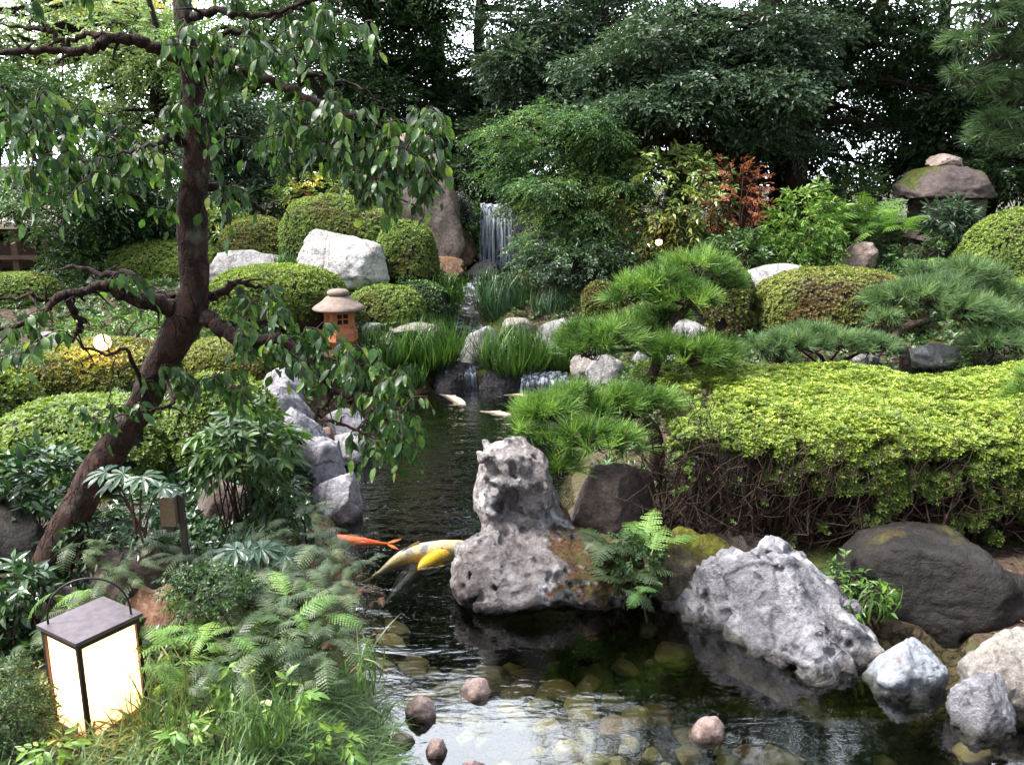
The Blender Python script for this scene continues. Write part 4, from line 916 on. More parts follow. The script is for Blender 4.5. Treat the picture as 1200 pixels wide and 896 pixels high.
    # foliage regions (px,py,rx,ry,n twigs)
    regs = [(95, 165, 95, 45, 52), (30, 130, 45, 40, 20), (150, 200, 60, 40, 26), (50, 215, 50, 35, 14), (230, 130, 40, 50, 26), (255, 60, 45, 40, 22), (330, 40, 60, 35, 36), (400, 30, 45, 35, 16), (365, 115, 45, 40, 22), (420, 165, 55, 42, 56), (478, 190, 42, 58, 66), (495, 150, 30, 30, 18), (440, 225, 30, 25, 12), (330, 165, 40, 35, 16), (215, 60, 25, 40, 12), (195, 240, 20, 25, 4), (270, 235, 30, 20, 8),
            (310, 395, 40, 25, 22), (365, 405, 45, 35, 34), (420, 430, 45, 35, 30), (460, 470, 40, 45, 36), (440, 520, 30, 30, 16), (480, 510, 25, 25, 12), (300, 350, 40, 18, 10), (135, 480, 50, 25, 9), (215, 445, 45, 22, 12), (270, 455, 45, 20, 12), (20, 400, 35, 35, 9), (35, 375, 30, 18, 5), (60, -40, 90, 40, 30), (250, -50, 100, 40, 30), (165, 325, 60, 12, 5), (290, 480, 30, 20, 5)]
    net = np.vstack(nodes); T = []
    for px, py, rx, ry, n in regs:
        a = r.uniform(0, 2 * pi, n); q = np.sqrt(r.random(n)); Yb = np.interp(px, [0, 230, 500], [3.8, 4.0, 3.85]) if py < 300 else np.interp(px, [0, 230, 500], [3.75, 3.95, 3.65])
        for i in range(n): T.append(W(px + rx * q[i] * math.cos(a[i]), py + ry * q[i] * math.sin(a[i]), Yb + r.normal(0, .16)))
    T = np.array(T); tb = MB(); lv = MB(); left = list(range(len(T)))
    tv, tf = leaf_big(.42, .12, .22, .16); tv2, tf2 = leaf_big(.5, .06, .4, .16); PP, DD, NN, SS, RR = [], [], [], [], []
    dist = np.array([np.min(np.linalg.norm(net - t, axis=1)) for t in T])
    while left:
        j = min(left, key=lambda q: dist[q]); left.remove(j); t = T[j]
        k = np.argmin(np.linalg.norm(net - t, axis=1)); a = net[k]; dd = np.linalg.norm(t - a)
        mid = (a + t) / 2 + np.array([0, 0, .14 * dd]) + r.normal(0, .08 * dd, 3); tw = spline([a, mid, t], 6)
        e = t + unit(t - mid) * .03 + [0, 0, -.05]; tw = np.vstack([tw, e])
        tb.tube(tw, np.linspace(.0038, .0013, len(tw)), 5, caps=False)
        new = tw[2:-3]; net = np.vstack([net, new])
        for q in left: dist[q] = min(dist[q], np.min(np.linalg.norm(new - T[q], axis=1)))
        m = r.integers(6, 12); ts = np.linspace(.35, 1, m)
        for i, u in enumerate(ts):
            p = tw[min(len(tw) - 1, int(u * (len(tw) - 1)))]; g = unit(tw[-1] - tw[0]); sd = unit(np.cross(g, [0, 0, 1.])) * (1 if i % 2 else -1)
            d = unit(g * .45 + sd * .6 + np.array([0, 0, -.95]) + r.normal(0, .28, 3)); nrm = unit(np.cross(d, np.cross([0, 0, 1.], d)) * 1. + r.normal(0, .55, 3) + [0, -.5, .25])
            PP.append(p + d * .008); DD.append(d); NN.append(nrm); SS.append(r.uniform(.034, .080)); RR.append(np.clip(r.normal(.42, .24), 0, 1))
    tag(tb.build('twigs', M['twig'], root, world=True), kind='stuff')
    PP, DD, NN, SS, RR = map(np.array, (PP, DD, NN, SS, RR)); h = np.arange(len(PP)) % 2 == 0
    scatter(lv, tv, tf, PP[h], frames(DD[h], NN[h]), SS[h], RR[h]); scatter(lv, tv2, tf2, PP[~h], frames(DD[~h], NN[~h]), SS[~h], RR[~h])
    lv.build('leaves', L['plum'], root, smooth_=True, world=True)
plum()

# ================================================================== BACKGROUND TREES
def flatclumps(px, py, Y, rx, ry, k, n, seed, rr=(.22, .4), flat=.45):
    """k clumps spread through a pixel ellipse"""
    r = np.random.default_rng(seed); out = []
    for i in range(k):
        a = r.uniform(0, 2 * pi); q = math.sqrt(r.random()); cx, cy = px + rx * q * math.cos(a), py + ry * q * math.sin(a)
        s = r.uniform(*rr) * rx; out.append(px_clump(cx, cy, Y + r.normal(0, .5), s, s * flat * r.uniform(.8, 1.3), n))
    return out
def up_clumps(x, y, z0, z1, R, k, n, seed):
    r = np.random.default_rng(seed + 1); return [((x + r.normal(0, R * .5), y + r.normal(0, R * .4), r.uniform(z0, z1)), (R * .55, R * .5, R * .35), n) for _ in range(k)]
def gnd(px, Y, z): w = W(px, 200, Y); return np.array([w[0], Y, z])
lq = leaf_quad(.5)
# feathery green tree behind the standing stone
b = gnd(512, 17, 1.6); tree('feathery pale green tree rising behind the tall standing stone', b, b + [0, 0, 5.0], flatclumps(500, 70, 17, 100, 85, 24, 130, 1, flat=.35) + up_clumps(b[0], 17, 5.8, 8.3, 2.4, 18, 150, 1), 'fir', 'bark_dark', .085, 11, .17, seed=1, length=.45, up=1.2, flat=.4)
b = gnd(575, 16, 1.6); tree('dark narrow evergreen directly behind the waterfall', b, b + [-.2, 0, 4.6], flatclumps(568, 170, 16, 75, 60, 18, 150, 2, (.3, .5)) + flatclumps(590, 100, 16.5, 60, 50, 5, 80, 22, (.3, .5)) + up_clumps(b[0], 16, 5.2, 7.7, 2.0, 14, 140, 2), 'forest', 'bark_dark', .09, 9, .16, seed=2)
b = gnd(700, 14.8, 1.5); tree('grey green camellia tree above the maple', b, b + [0, 0, 4.2], flatclumps(680, 75, 14.8, 110, 75, 26, 170, 3, (.25, .42), .5) + up_clumps(b[0] + .3, 15.4, 5.2, 7.4, 2.2, 18, 150, 3), 'camellia', 'bark_dark', .085, 9, .15, seed=3)
b = gnd(880, 12.8, 1.3); tree('evergreen with spreading grey green leaf layers and rusty trunk', b, b + [.1, 0, 6.5], flatclumps(830, 80, 12.6, 130, 70, 28, 140, 4, (.22, .38), .3) + [px_clump(760, 120, 12.2, 60, 12, 170), px_clump(840, 95, 12.0, 70, 13, 190), px_clump(790, 60, 12.4, 70, 16, 190), px_clump(900, 60, 12.3, 60, 18, 170), px_clump(700, 150, 12.4, 35, 12, 90), px_clump(905, 120, 12.0, 40, 16, 190), px_clump(880, 155, 12.2, 34, 14, 150), px_clump(935, 85, 12.2, 40, 16, 170), px_clump(880, 25, 12.1, 50, 18, 200), px_clump(950, 30, 12.3, 45, 18, 180), px_clump(925, 165, 12.6, 34, 14, 120)] + up_clumps(b[0], 13, 5.5, 9.5, 1.8, 8, 90, 4), 'camellia', 'bark_red', .08, 9, .17, seed=4, flat=.5, rnd0=.5)
b = gnd(945, 15, 1.5); tree('dark tree with a leaning rusty fork behind the big stone lantern', b, b + [1.3, .2, 7], flatclumps(1000, 80, 15, 130, 85, 30, 95, 5, (.2, .38), .5) + up_clumps(b[0] + 1, 15, 6, 12, 2.3, 12, 110, 5), 'forest', 'bark_red', .085, 9, .16, seed=5, trunk=[b - [0, 0, .2], W(935, 180, 15), W(965, 110, 15), W(1000, 60, 15), W(1035, 0, 15), W(1050, -90, 15), W(1060, -200, 15)])
b = gnd(915, 16, 1.5); tree('dark tree filling the shade left of the stone lantern', b, b + [0, 0, 9], flatclumps(920, 190, 15.8, 100, 70, 20, 110, 6, (.25, .4), .6) + up_clumps(b[0], 16, 5, 12, 2.2, 10, 110, 6), 'forest', 'bark_dark', .09, 9, .13, seed=6)
b = gnd(1085, 16.5, 1.5); tree('thin dark evergreen behind the stone lantern cap', b, b + [.1, 0, 9], flatclumps(1085, 140, 16.5, 90, 80, 26, 105, 7, (.2, .36), .6) + up_clumps(b[0], 16.5, 5, 12, 2.2, 10, 110, 7), 'forest', 'bark_dark', .09, 9, .12, seed=7)
b = gnd(1150, 15, 1.5); tree('dark evergreen between the stone lantern and the hanging pine', b, b + [.1, 0, 9], flatclumps(1165, 150, 15, 80, 110, 24, 120, 8, (.25, .45), .6) + up_clumps(b[0], 15, 4.5, 12, 2.4, 10, 110, 8), 'forest', 'bark_dark', .09, 9, .12, seed=8)
b = gnd(790, 17, 1.6); tree('far dark evergreen seen through the layered branches', b, b + [0, 0, 9], flatclumps(790, 120, 17, 130, 100, 24, 120, 9, (.25, .4), .6) + up_clumps(b[0], 17, 5.5, 12.5, 2.5, 12, 110, 9), 'forest', 'bark_dark', .10, 9, .2, seed=9)
b = gnd(1260, 13, 1.4); tree('dark evergreen off the right edge behind the pine', b, b + [0, 0, 9], flatclumps(1260, 130, 13, 90, 130, 18, 110, 10, (.3, .5), .6) + up_clumps(b[0], 13, 5, 11, 2.4, 10, 110, 10), 'forest', 'bark_dark', .09, 9, .2, seed=10)
# under the layered tree: brownish shade shrub
b = gnd(800, 13.4, 1.3); tree('brown leaved small tree in the shade behind the variegated shrub', b, b + [0, 0, 1.8], flatclumps(790, 150, 13.4, 80, 45, 14, 110, 11, (.3, .5), .5), 'azalea_bronze', 'bark_red', .06, 8, .06, seed=11, rnd0=.15)
# maple over the stream
b = W(668, 318, 12.3); ctrl(b[0], b[1], b[2]); tree('layered maple with fine leaves hanging over the stream', b, b + [-.1, 0, 1.6],
    flatclumps(668, 200, 12.1, 66, 80, 30, 150, 12, (.28, .42), .28) + [px_clump(625, 150, 12, 50, 14, 190), px_clump(600, 180, 12, 34, 10, 130), px_clump(580, 160, 12.2, 26, 9, 80), px_clump(720, 135, 12.3, 30, 14, 110), px_clump(575, 205, 12.2, 18, 7, 50), px_clump(700, 165, 12.0, 26, 9, 90), px_clump(665, 170, 11.9, 60, 14, 200), px_clump(648, 218, 11.7, 38, 12, 150), px_clump(695, 215, 11.8, 50, 14, 170), px_clump(665, 250, 11.6, 52, 14, 190), px_clump(655, 285, 11.4, 44, 14, 170), px_clump(700, 270, 11.6, 45, 15, 170), px_clump(735, 250, 11.9, 40, 25, 150)],
    'maple', 'bark_dark', .05, 11, .07, group=None, seed=12, length=.26, up=1.3, flat=.5, droop=.4)
bush('low dark blue green foliage under the maple by the stream', 668, 305, 11.3, 75, 28, 'camellia', 420, .055, seed=41, rnd0=.35, flat=.4)
bush('dark leafy shrub right of the maple foot', 735, 300, 11.2, 42, 28, 'glossy', 260, .06, seed=42)
# left side
b = gnd(60, 20, 1.7); tree('pale sunlit tree far behind the tea hut', b, b + [0, 0, 5.5], flatclumps(70, 65, 20, 160, 80, 40, 95, 13, (.2, .35), .5), 'lightgreen', 'bark_dark', .11, 9, .15, seed=13, length=.4)
b = gnd(150, 24, 1.7); tree('yellow leaved tree far back at the upper left', b, b + [0, 0, 7], flatclumps(140, 5, 24, 60, 25, 9, 110, 14, (.3, .5), .5), 'yellow', 'bark_dark', .12, 9, .15, seed=14, length=.4)
b = gnd(300, 18, 1.7); tree('mid green tree behind the plum branches', b, b + [0, 0, 5], flatclumps(300, 90, 18, 120, 85, 24, 95, 15, (.25, .4), .5), 'shrub', 'bark_dark', .09, 9, .15, seed=15, length=.4, rnd0=.35)
b = gnd(380, 15.5, 1.6); tree('green hedge like tree left of the standing stone', b, b + [0, 0, 3], flatclumps(380, 190, 15.5, 90, 60, 24, 150, 16, (.3, .45), .6), 'deepshrub', 'bark_dark', .08, 9, .12, seed=16)
b = gnd(440, 16, 1.6); tree('dark evergreen just left of the standing stone top', b, b + [0, 0, 5.5], flatclumps(430, 130, 16, 70, 70, 16, 120, 17, (.3, .45), .6) + up_clumps(b[0] - .4, 16.5, 5.2, 8.0, 2.2, 16, 140, 17), 'forest', 'bark_dark', .09, 9, .12, seed=17)
b = gnd(275, 14.5, 1.5); tree('dark evergreen behind the clipped mounds at left', b, b + [0, 0, 2.8], flatclumps(275, 190, 14.5, 60, 70, 18, 150, 18, (.35, .5), .6), 'camellia', 'bark_dark', .08, 9, .1, seed=18, rnd0=.3)
b = W(145, 318, 12.2); tree('dense blue green evergreen right of the tea hut', b, b + [0, 0, 2.0], flatclumps(145, 250, 12.2, 52, 62, 20, 170, 19, (.35, .5), .6), 'glossy', 'bark_dark', .07, 9, .08, seed=19)
b = W(45, 318, 12.6); tree('thin branched small tree in front of the tea hut', b, b + [.1, 0, 2.2], flatclumps(55, 240, 12.4, 65, 45, 12, 60, 20, (.3, .45), .3), 'deepshrub', 'bark_dark', .07, 9, .05, seed=20, up=1.2, flat=.5)
b = gnd(190, 19, 1.7); tree('green tree behind the plum trunk', b, b + [0, 0, 4.5], flatclumps(190, 120, 19, 90, 80, 34, 95, 21, (.3, .45), .5), 'lightgreen', 'bark_dark', .09, 9, .13, seed=21)
b = gnd(0, 17, 1.7); tree('leafy tree at the left edge over the hut roof', b, b + [0, 0, 4.5], flatclumps(-10, 130, 17, 80, 60, 20, 110, 23, (.3, .45), .5), 'deepshrub', 'bark_dark', .09, 9, .13, seed=23)
bush('mixed yellow green shrub glowing by the hidden lamp', 380, 225, 13.6, 60, 24, 'aucuba', 220, .08, seed=44, rnd0=.35)
bush('dark shrub left of the standing stone foot', 432, 222, 13.4, 32, 26, 'glossy', 200, .07, seed=45)
bush('yellow leaved shrub behind the plum trunk', 262, 262, 13.2, 26, 18, 'aucuba', 120, .07, seed=46)
bush('leafy green shrub under the small tree by the hut', 110, 305, 11.6, 60, 22, 'deepshrub', 260, .06, seed=47)
# right middle shrubs
bush('tall variegated shrub with yellow margined leaves', 785, 235, 11.7, 66, 66, 'aucuba', 420, .10, base=300, seed=51, K=7, length=.2, tmpl=leaf_small(.4), droop=.5, group=None, shell=.5)
bush('rust red leaved shrub on thin bare stems', 862, 230, 11.3, 38, 42, 'red', 150, .05, base=310, seed=52, K=9, length=.18, stems=22, shell=.2, sb='twig')
bush('fresh green upright shrub with pale young leaves', 945, 262, 10.9, 42, 38, 'shrub', 200, .10, base=315, seed=53, tmpl=leaf_small(.34), K=7, up=.5, rnd0=.65)
bush('dense low green shrub below the upright one', 950, 292, 10.7, 40, 22, 'shrub', 220, .05, base=318, seed=54, rnd0=.35)
bush('small leafy sprig left of the violet boulder', 868, 292, 10.6, 35, 20, 'deepshrub', 120, .08, base=318, seed=55, tmpl=leaf_small(.4))
bush('dark shrub hiding the foot of the rust red one', 820, 285, 11.6, 50, 22, 'glossy', 200, .08, base=318, seed=56)
bush('dark palm like leaf cluster in front of the stone lantern', 1118, 258, 10.9, 32, 20, 'camellia', 100, .14, base=300, seed=57, tmpl=leaf_small(.24), K=9, length=.1, group=None, rnd0=.5)
bush('dark undergrowth shrub below the stone lantern', 1090, 305, 10.6, 60, 18, 'deepshrub', 160, .06, base=322, seed=58, rnd0=.3)
bush('pale green bush among the ferns near the lantern', 1000, 230, 12.6, 46, 30, 'deepshrub', 220, .08, base=290, seed=59)
fern('arching light fern above the pinkish boulder', 1010, 262, 11.4, .75, 16, 'fern_light', 61, lift=(.3, 1.1), group='ferns near the stone lantern', spread=.12)
fern('wide light fern left of the dark palm like leaves', 1050, 270, 11.1, .7, 14, 'fern_light', 62, lift=(.1, .9), group='ferns near the stone lantern', spread=.12)
fern('yellowish fern under the stone lantern base', 1060, 308, 10.5, .6, 8, 'fern_light', 63, azi=(-.6, 1.2), lift=(.1, .5), group='ferns near the stone lantern')
# stream side plants
tuft('large bright grass clump left of the low cascade', 502, 428, 9.9, 125, 50, 'grass', 700, 1, w=.016)
tuft('dark green grass clump between the two cascades', 602, 438, 9.7, 115, 54, 'grass', 750, 2, w=.016)
tuft('blue green grass clump under the maple by the stream', 592, 374, 11.4, 105, 48, 'grass_blue', 650, 3)
tuft('small blue green grass clump right of the stream', 648, 377, 11.0, 80, 36, 'grass_blue', 420, 4)
tuft('grass clump left of the stream beside the mossy boulder', 508, 374, 11.3, 90, 44, 'grass', 560, 5)
tuft('light grass patch in front of the pale bank rocks', 430, 418, 9.6, 80, 34, 'grass', 340, 6)
tuft('small grass clump right of the terracotta lantern', 455, 428, 9.2, 60, 34, 'grass', 260, 7)
tuft('pale thin grass beside the white boulder', 335, 318, 10.8, 40, 22, 'grass', 160, 8)
tuft('dark grass clump left of the stream bend', 530, 352, 12.1, 40, 30, 'grass', 200, 9)
tuft('short blades at the pond edge left of the low cascade', 480, 452, 9.2, 60, 26, 'grass', 200, 10)
tuft('grass clump overhanging the right cascade', 650, 436, 9.9, 50, 30, 'grass', 220, 11)
tuft('blue green grass clump behind the flat rocks', 575, 345, 12.2, 50, 30, 'grass_blue', 240, 12)
bush('leafy groundcover right of the terracotta lantern', 440, 352, 10.6, 45, 22, 'shrub', 220, .05, seed=71, rnd0=.35)
bush('low fresh green groundcover left of the stream', 478, 345, 11.3, 50, 22, 'shrub', 240, .05, seed=72, rnd0=.4)
bush('hanging fern foliage on the dark rock by the waterfall', 548, 262, 13.7, 14, 34, 'deepshrub', 120, .07, base=300, seed=73, droop=.8)
bush('green shrub under the right pine', 1150, 425, 7.1, 40, 12, 'deepshrub', 120, .04, seed=74)
bush('fresh leafy groundcover at the left behind the bronze mound', 150, 388, 8.6, 70, 18, 'shrub', 220, .06, seed=75, rnd0=.4)
bush('blue green groundcover left of the bronze mound', 30, 440, 7.6, 45, 16, 'fir', 160, .05, seed=76)
# left foreground shrubs
bush('glossy dark evergreen shrub at the left edge in front of the trunk', 36, 565, 4.4, 55, 42, 'glossy', 120, .075, base=650, seed=81, tmpl=leaf_big(.38, .12, .2, .05), K=8, length=.07, up=1., shell=.45, rnd0=.6, droop=.2)
bush('small glossy shrub low at the left edge by the lantern', 20, 690, 3.5, 34, 24, 'glossy', 50, .065, base=730, seed=82, tmpl=leaf_big(.38, .12, .2, .05), K=8, length=.06, rnd0=.6)
bush('upright shrub with slender leaves on many thin brown stems', 288, 522, 4.55, 50, 44, 'deepshrub', 130, .085, base=655, seed=83, tmpl=leaf_big(.3, .12, .3, .05), K=8, length=.09, stems=26, shell=.2, rnd0=.45, sb='twig', droop=.5)
bush('lower leaves of a slender shrub beside the bank rocks', 322, 580, 4.6, 28, 34, 'deepshrub', 50, .08, base=650, seed=84, tmpl=leaf_big(.3, .12, .3, .05), K=7, length=.08, stems=14, rnd0=.3, droop=.6)
bush('low dark leafy plant at the foot of the plum trunk', 140, 612, 4.05, 46, 26, 'glossy', 110, .045, base=650, seed=85, rnd0=.35)
bush('fine grained mossy shrublet on top of the rusty rock', 245, 690, 3.35, 48, 26, 'deepshrub', 300, .022, base=730, seed=86, K=8, length=.05, rnd0=.35, tmpl=leaf_small(.5))
bush('feathery juniper like groundcover at the lower left', 12, 830, 2.75, 40, 60, 'deepshrub', 380, .022, base=890, seed=87, K=8, length=.05, rnd0=.3, tmpl=leaf_small(.4))

def fatsia(label, px, py, Y, n, seed, size=.16, reg=(60, 20)):
    r = np.random.default_rng(seed); b = W(px, py + 70, Y); root = empty('fatsia_plant', b, label, 'plant')
    mb = MB(); sb = MB(); tv, tf = palmate(8)
    for i in range(n):
        p = W(px + r.uniform(-1, 1) * reg[0], py + r.uniform(-1, 1) * reg[1], Y + r.normal(0, .05)); a = math.atan2(p[1] - b[1], p[0] - b[0]) + r.normal(0, .3)
        D = unit(np.array([[math.cos(a), math.sin(a) * .5 - .25, -.12]])); N = np.array([[r.normal(0, .15), -.25 + r.normal(0, .1), 1.]])
        scatter(mb, tv, tf, p[None], frames(D, N), np.array([size * r.uniform(.8, 1.15)]), np.array([r.uniform(.2, .9)]))
        sb.tube(spline([b + r.normal(0, .02, 3), (b + p) / 2 + [0, 0, .04], p], 4), np.linspace(.006, .003, 9), 5)
    mb.build('leaves', L['fatsia'], root, smooth_=False, world=True); sb.build('stem', M['twig'], root, world=True)
fatsia('pale blue green hand shaped leaves in front of the leaning trunk', 165, 560, 3.7, 5, 3, .125, (50, 14))
fatsia('broad dark hand shaped leaves over the ferns on the bank', 290, 650, 3.75, 5, 4, .13, (50, 10))
# white leaf / flower at (240,615)
# ferns: foreground bank mass
r_ = np.random.default_rng(9)
FERN = [
 (385, 640, 3.95, .34, 9, 'fern', 'fern hanging over the water by the orange fish'), (350, 655, 3.85, .34, 9, 'fern', 'fern behind the one that hangs by the orange fish'),
 (300, 690, 3.55, .36, 10, 'fern', 'broad fern in the middle of the bank clump'), (345, 700, 3.5, .34, 9, 'fern', 'dense fern at the centre of the bank clump'),
 (395, 690, 3.6, .30, 9, 'fern', 'fern at the water edge below the orange fish'), (260, 705, 3.4, .34, 9, 'fern', 'fern next to the rusty rock'),
 (300, 745, 3.15, .33, 10, 'fern', 'fern low in the bank clump above the meadow grass'), (350, 755, 3.15, .30, 9, 'fern', 'fern above the water side of the meadow grass'),
 (390, 745, 3.25, .28, 8, 'fern', 'small fern reaching toward the pond stones'), (235, 745, 3.1, .30, 8, 'fern_light', 'lamp lit fern right of the rusty rock'),
 (205, 775, 2.95, .28, 7, 'fern_light', 'yellow lit fern beside the lit floor lantern'), (270, 780, 2.95, .28, 8, 'fern', 'fern at the top of the meadow grass'),
 (330, 720, 3.35, .34, 9, 'fern_light', 'lighter fern in the bank clump'), (375, 715, 3.4, .3, 7, 'fern', 'fern beside the dry brown fronds'),
 (230, 660, 3.8, .28, 7, 'fern', 'dark fern behind the grey ledge rock'), (180, 640, 3.9, .30, 8, 'fern', 'shaded fern under the hand shaped leaves'), (120, 640, 3.8, .28, 9, 'fern', 'shaded fern at the foot of the trunk'), (150, 665, 3.75, .3, 9, 'fern', 'dark fern over the top of the grey ledge rock'), (265, 655, 3.85, .3, 9, 'fern', 'dark fern between the hand shaped leaves and the slender shrub'), (320, 625, 4.1, .3, 9, 'fern', 'fern under the slender stemmed shrub'), (365, 600, 4.4, .28, 8, 'fern', 'fern at the foot of the pale bank rocks'), (60, 720, 3.45, .28, 8, 'fern', 'dark fern left behind the lit lantern'), (15, 760, 3.1, .26, 8, 'fern', 'fern at the left edge beside the lit lantern'), (412, 660, 3.85, .22, 7, 'fern', 'small fern leaning out over the koi'), (380, 790, 3.0, .24, 7, 'fern', 'low fern between the meadow grass and the water'),  # extra dark ferns below the trunk added to cover soil that looked too light
 (100, 700, 3.3, .26, 5, 'fern_light', 'single pale fern frond arching over the lantern handle')]
for i, (px, py, Y, s, n, m, lab) in enumerate(FERN): fern(lab, px, py, Y, s * .74, int(n * 1.7), m, 200 + i, lift=(-.1, 1.0), spread=.075, width=.19, arch=1.5, group='ferns on the left bank')
fern('dry brown fern fronds over the dark water', 398, 700, 3.55, .13, 30, 'fern_brown', 240, lift=(-.6, .7), group='dry ferns at the water edge', spread=.09, width=.16)
fern('dry brown fern fronds lower at the water edge', 398, 745, 3.3, .12, 26, 'fern_brown', 241, lift=(-.6, .7), group='dry ferns at the water edge', spread=.09, width=.16)
fern('dry brown fern fronds beside the meadow grass', 378, 672, 3.75, .12, 22, 'fern_brown', 242, lift=(-.6, .7), group='dry ferns at the water edge', spread=.08, width=.16)
# ferns by the hollow rock
fern('light arching fern right of the hollow rock', 765, 640, 4.35, .30, 8, 'fern_light', 250, azi=(.2, 2.2), lift=(.2, .8), group='ferns between the pond rocks')
fern('dark fern on the right shoulder of the hollow rock', 715, 640, 4.45, .28, 11, 'fern', 251, lift=(.1, .8), group='ferns between the pond rocks')
fern('fern low between the hollow rock and the mossy rock', 735, 680, 4.25, .26, 11, 'fern', 252, lift=(0, .8), group='ferns between the pond rocks')
fern('tiny bright fern at the waterline by the mossy rock', 755, 690, 4.1, .14, 6, 'fern_light', 253, lift=(0, .6), group='ferns between the pond rocks')
bush('small leaved dark plant between the hollow and mossy rocks', 740, 660, 4.35, 34, 34, 'deepshrub', 150, .026, base=700, seed=88, K=7, length=.05, rnd0=.35, tmpl=leaf_small(.6))
bush('leafy sprig growing behind the rugged rock', 990, 680, 4.25, 14, 22, 'deepshrub', 22, .05, base=710, seed=89, K=6, length=.06, rnd0=.6, tmpl=leaf_small(.5))
tuft('light green strappy plant between rugged rock and dark boulder', 1022, 718, 4.05, 86, 46, 'lawn', 46, 20, group=None, name='grass_clump', w=.012, bend=1.3)
bush('light green leaves beside the strappy plant', 1015, 700, 4.1, 26, 14, 'shrub', 26, .05, base=720, seed=90, K=6, length=.06, tmpl=leaf_small(.4))
tuft('dark grassy blades under the slender stemmed shrub', 300, 655, 4.1, 110, 50, 'grass_blue', 90, 21, group=None, w=.010, bend=1.2)

# weeds standing in the meadow grass
for i, (px, py, Y, sz, lab) in enumerate([(335, 815, 2.75, .06, 'broad leaved weed in the meadow grass close to the pond'), (268, 800, 2.85, .05, 'small leafy weed under the bank ferns'), (215, 858, 2.6, .055, 'leafy weed in the grass right of the lit lantern'), (395, 868, 2.6, .05, 'pale leafy weed at the bottom by the waterline'), (60, 880, 2.5, .05, 'leafy weed below the lit lantern')]):
    bush(lab, px, py, Y, 18, 16, 'shrub', 9, sz, base=py + 22, seed=300 + i, K=5, length=.05, tmpl=leaf_big(.36, .12, .3, .05), stems=3, rnd0=.65, name='weed', cat='weed', group='weeds in the meadow grass')
tuft('tall arching grass blades reaching over the pond stones', 430, 800, 2.95, 90, 80, 'lawn', 26, 31, group=None, w=.008, bend=1.4)
tuft('tall thin grass blades standing right of the lantern', 185, 850, 2.7, 120, 90, 'lawn', 50, 32, group=None, w=.006, bend=.9)
tuft('strappy grass clump in the middle of the meadow grass', 300, 860, 2.6, 130, 70, 'lawn', 80, 33, group=None, w=.008, bend=1.2)
# ================================================================== STONE LANTERNS
def terracotta_lantern():
    Y = 9.0; b = W(400, 425, Y); m = mpp(400, 380, Y); ctrl(b[0], b[1], b[2], .5); u = m * 1.04
    root = empty('stone_lantern', b, 'small terracotta garden lantern with a wide round hat', 'lantern', rz=.5)
    body = plain_mat('terracotta', (.50, .19, .085), .8, 25, .35, bump=.4, col2=(.36, .13, .06)); hat = plain_mat('weathered_hat', (.24, .19, .16), .85, 18, .35, bump=.4, col2=(.15, .11, .09)); dark = plain_mat('dark_inside', (.02, .015, .012), .9)
    def lath(name, prof, mat, seg, sm=True, rot=0.):
        mb = MB(); mb.lathe(np.array(prof) * u, seg, rot=rot); return mb.build(name, mat, root, smooth_=sm)
    lath('base', [(0, -6), (17, -6), (17, 3), (15, 8), (15, 17), (17, 22), (21, 27), (21, 36), (18, 41), (15, 43), (0, 43)], body, 6, False)
    f = MB(); s = 13.5 * u; z0, z1 = 43 * u, 60 * u; w = 3.2 * u
    for sx in (-1, 1):
        for sy in (-1, 1): f.box(((s - w / 2) * sx, (s - w / 2) * sy, (z0 + z1) / 2), (w, w, z1 - z0))
    for z in (z0 + w * .45, z1 - w * .45):
        for q in (-1, 1):
            f.box((0, q * (s - w * .4), z), (2 * s - 2 * w, w * .75, w * .9)); f.box((q * (s - w * .4), 0, z), (w * .75, 2 * s - 2 * w, w * .9))
    for q in (-1, 1):
        for k in range(5): f.box((q * (s - w * .45), (k - 2) * s * .36, (z0 + z1) / 2), (w * .5, w * .42, z1 - z0 - w * 1.8))
        f.box((0, q * (s - w * .45), (z0 + z1) / 2), (w * .4, w * .3, z1 - z0 - w * 1.8)); f.box((0, q * (s - w * .45), (z0 + z1) / 2), (2 * s - 2.1 * w, w * .26, w * .4))
    for sx in (-1, 1):
        for q in (-1, 1): f.box((sx * s * .62, q * (s - w * .45), (z0 + z1) / 2), (w * 1.3, w * .45, z1 - z0 - w * 1.8))
    f.build('fire_box', body, root, smooth_=False)
    i = MB(); i.box((0, 0, (z0 + z1) / 2), (1.5 * s, 1.5 * s, z1 - z0 - .01)); i.build('dark_interior', dark, root, smooth_=False)
    lath('roof', [(0, 59.5), (24, 60), (29, 61.5), (29.3, 63), (26, 66), (19, 70.5), (13, 76), (12, 76.5), (0, 77)], hat, 40)
    lath('finial', [(0, 76), (10.5, 76.5), (12.5, 79), (12.2, 81.5), (9, 83.5), (3, 84.5), (0, 84.6)], hat, 28)
terracotta_lantern()
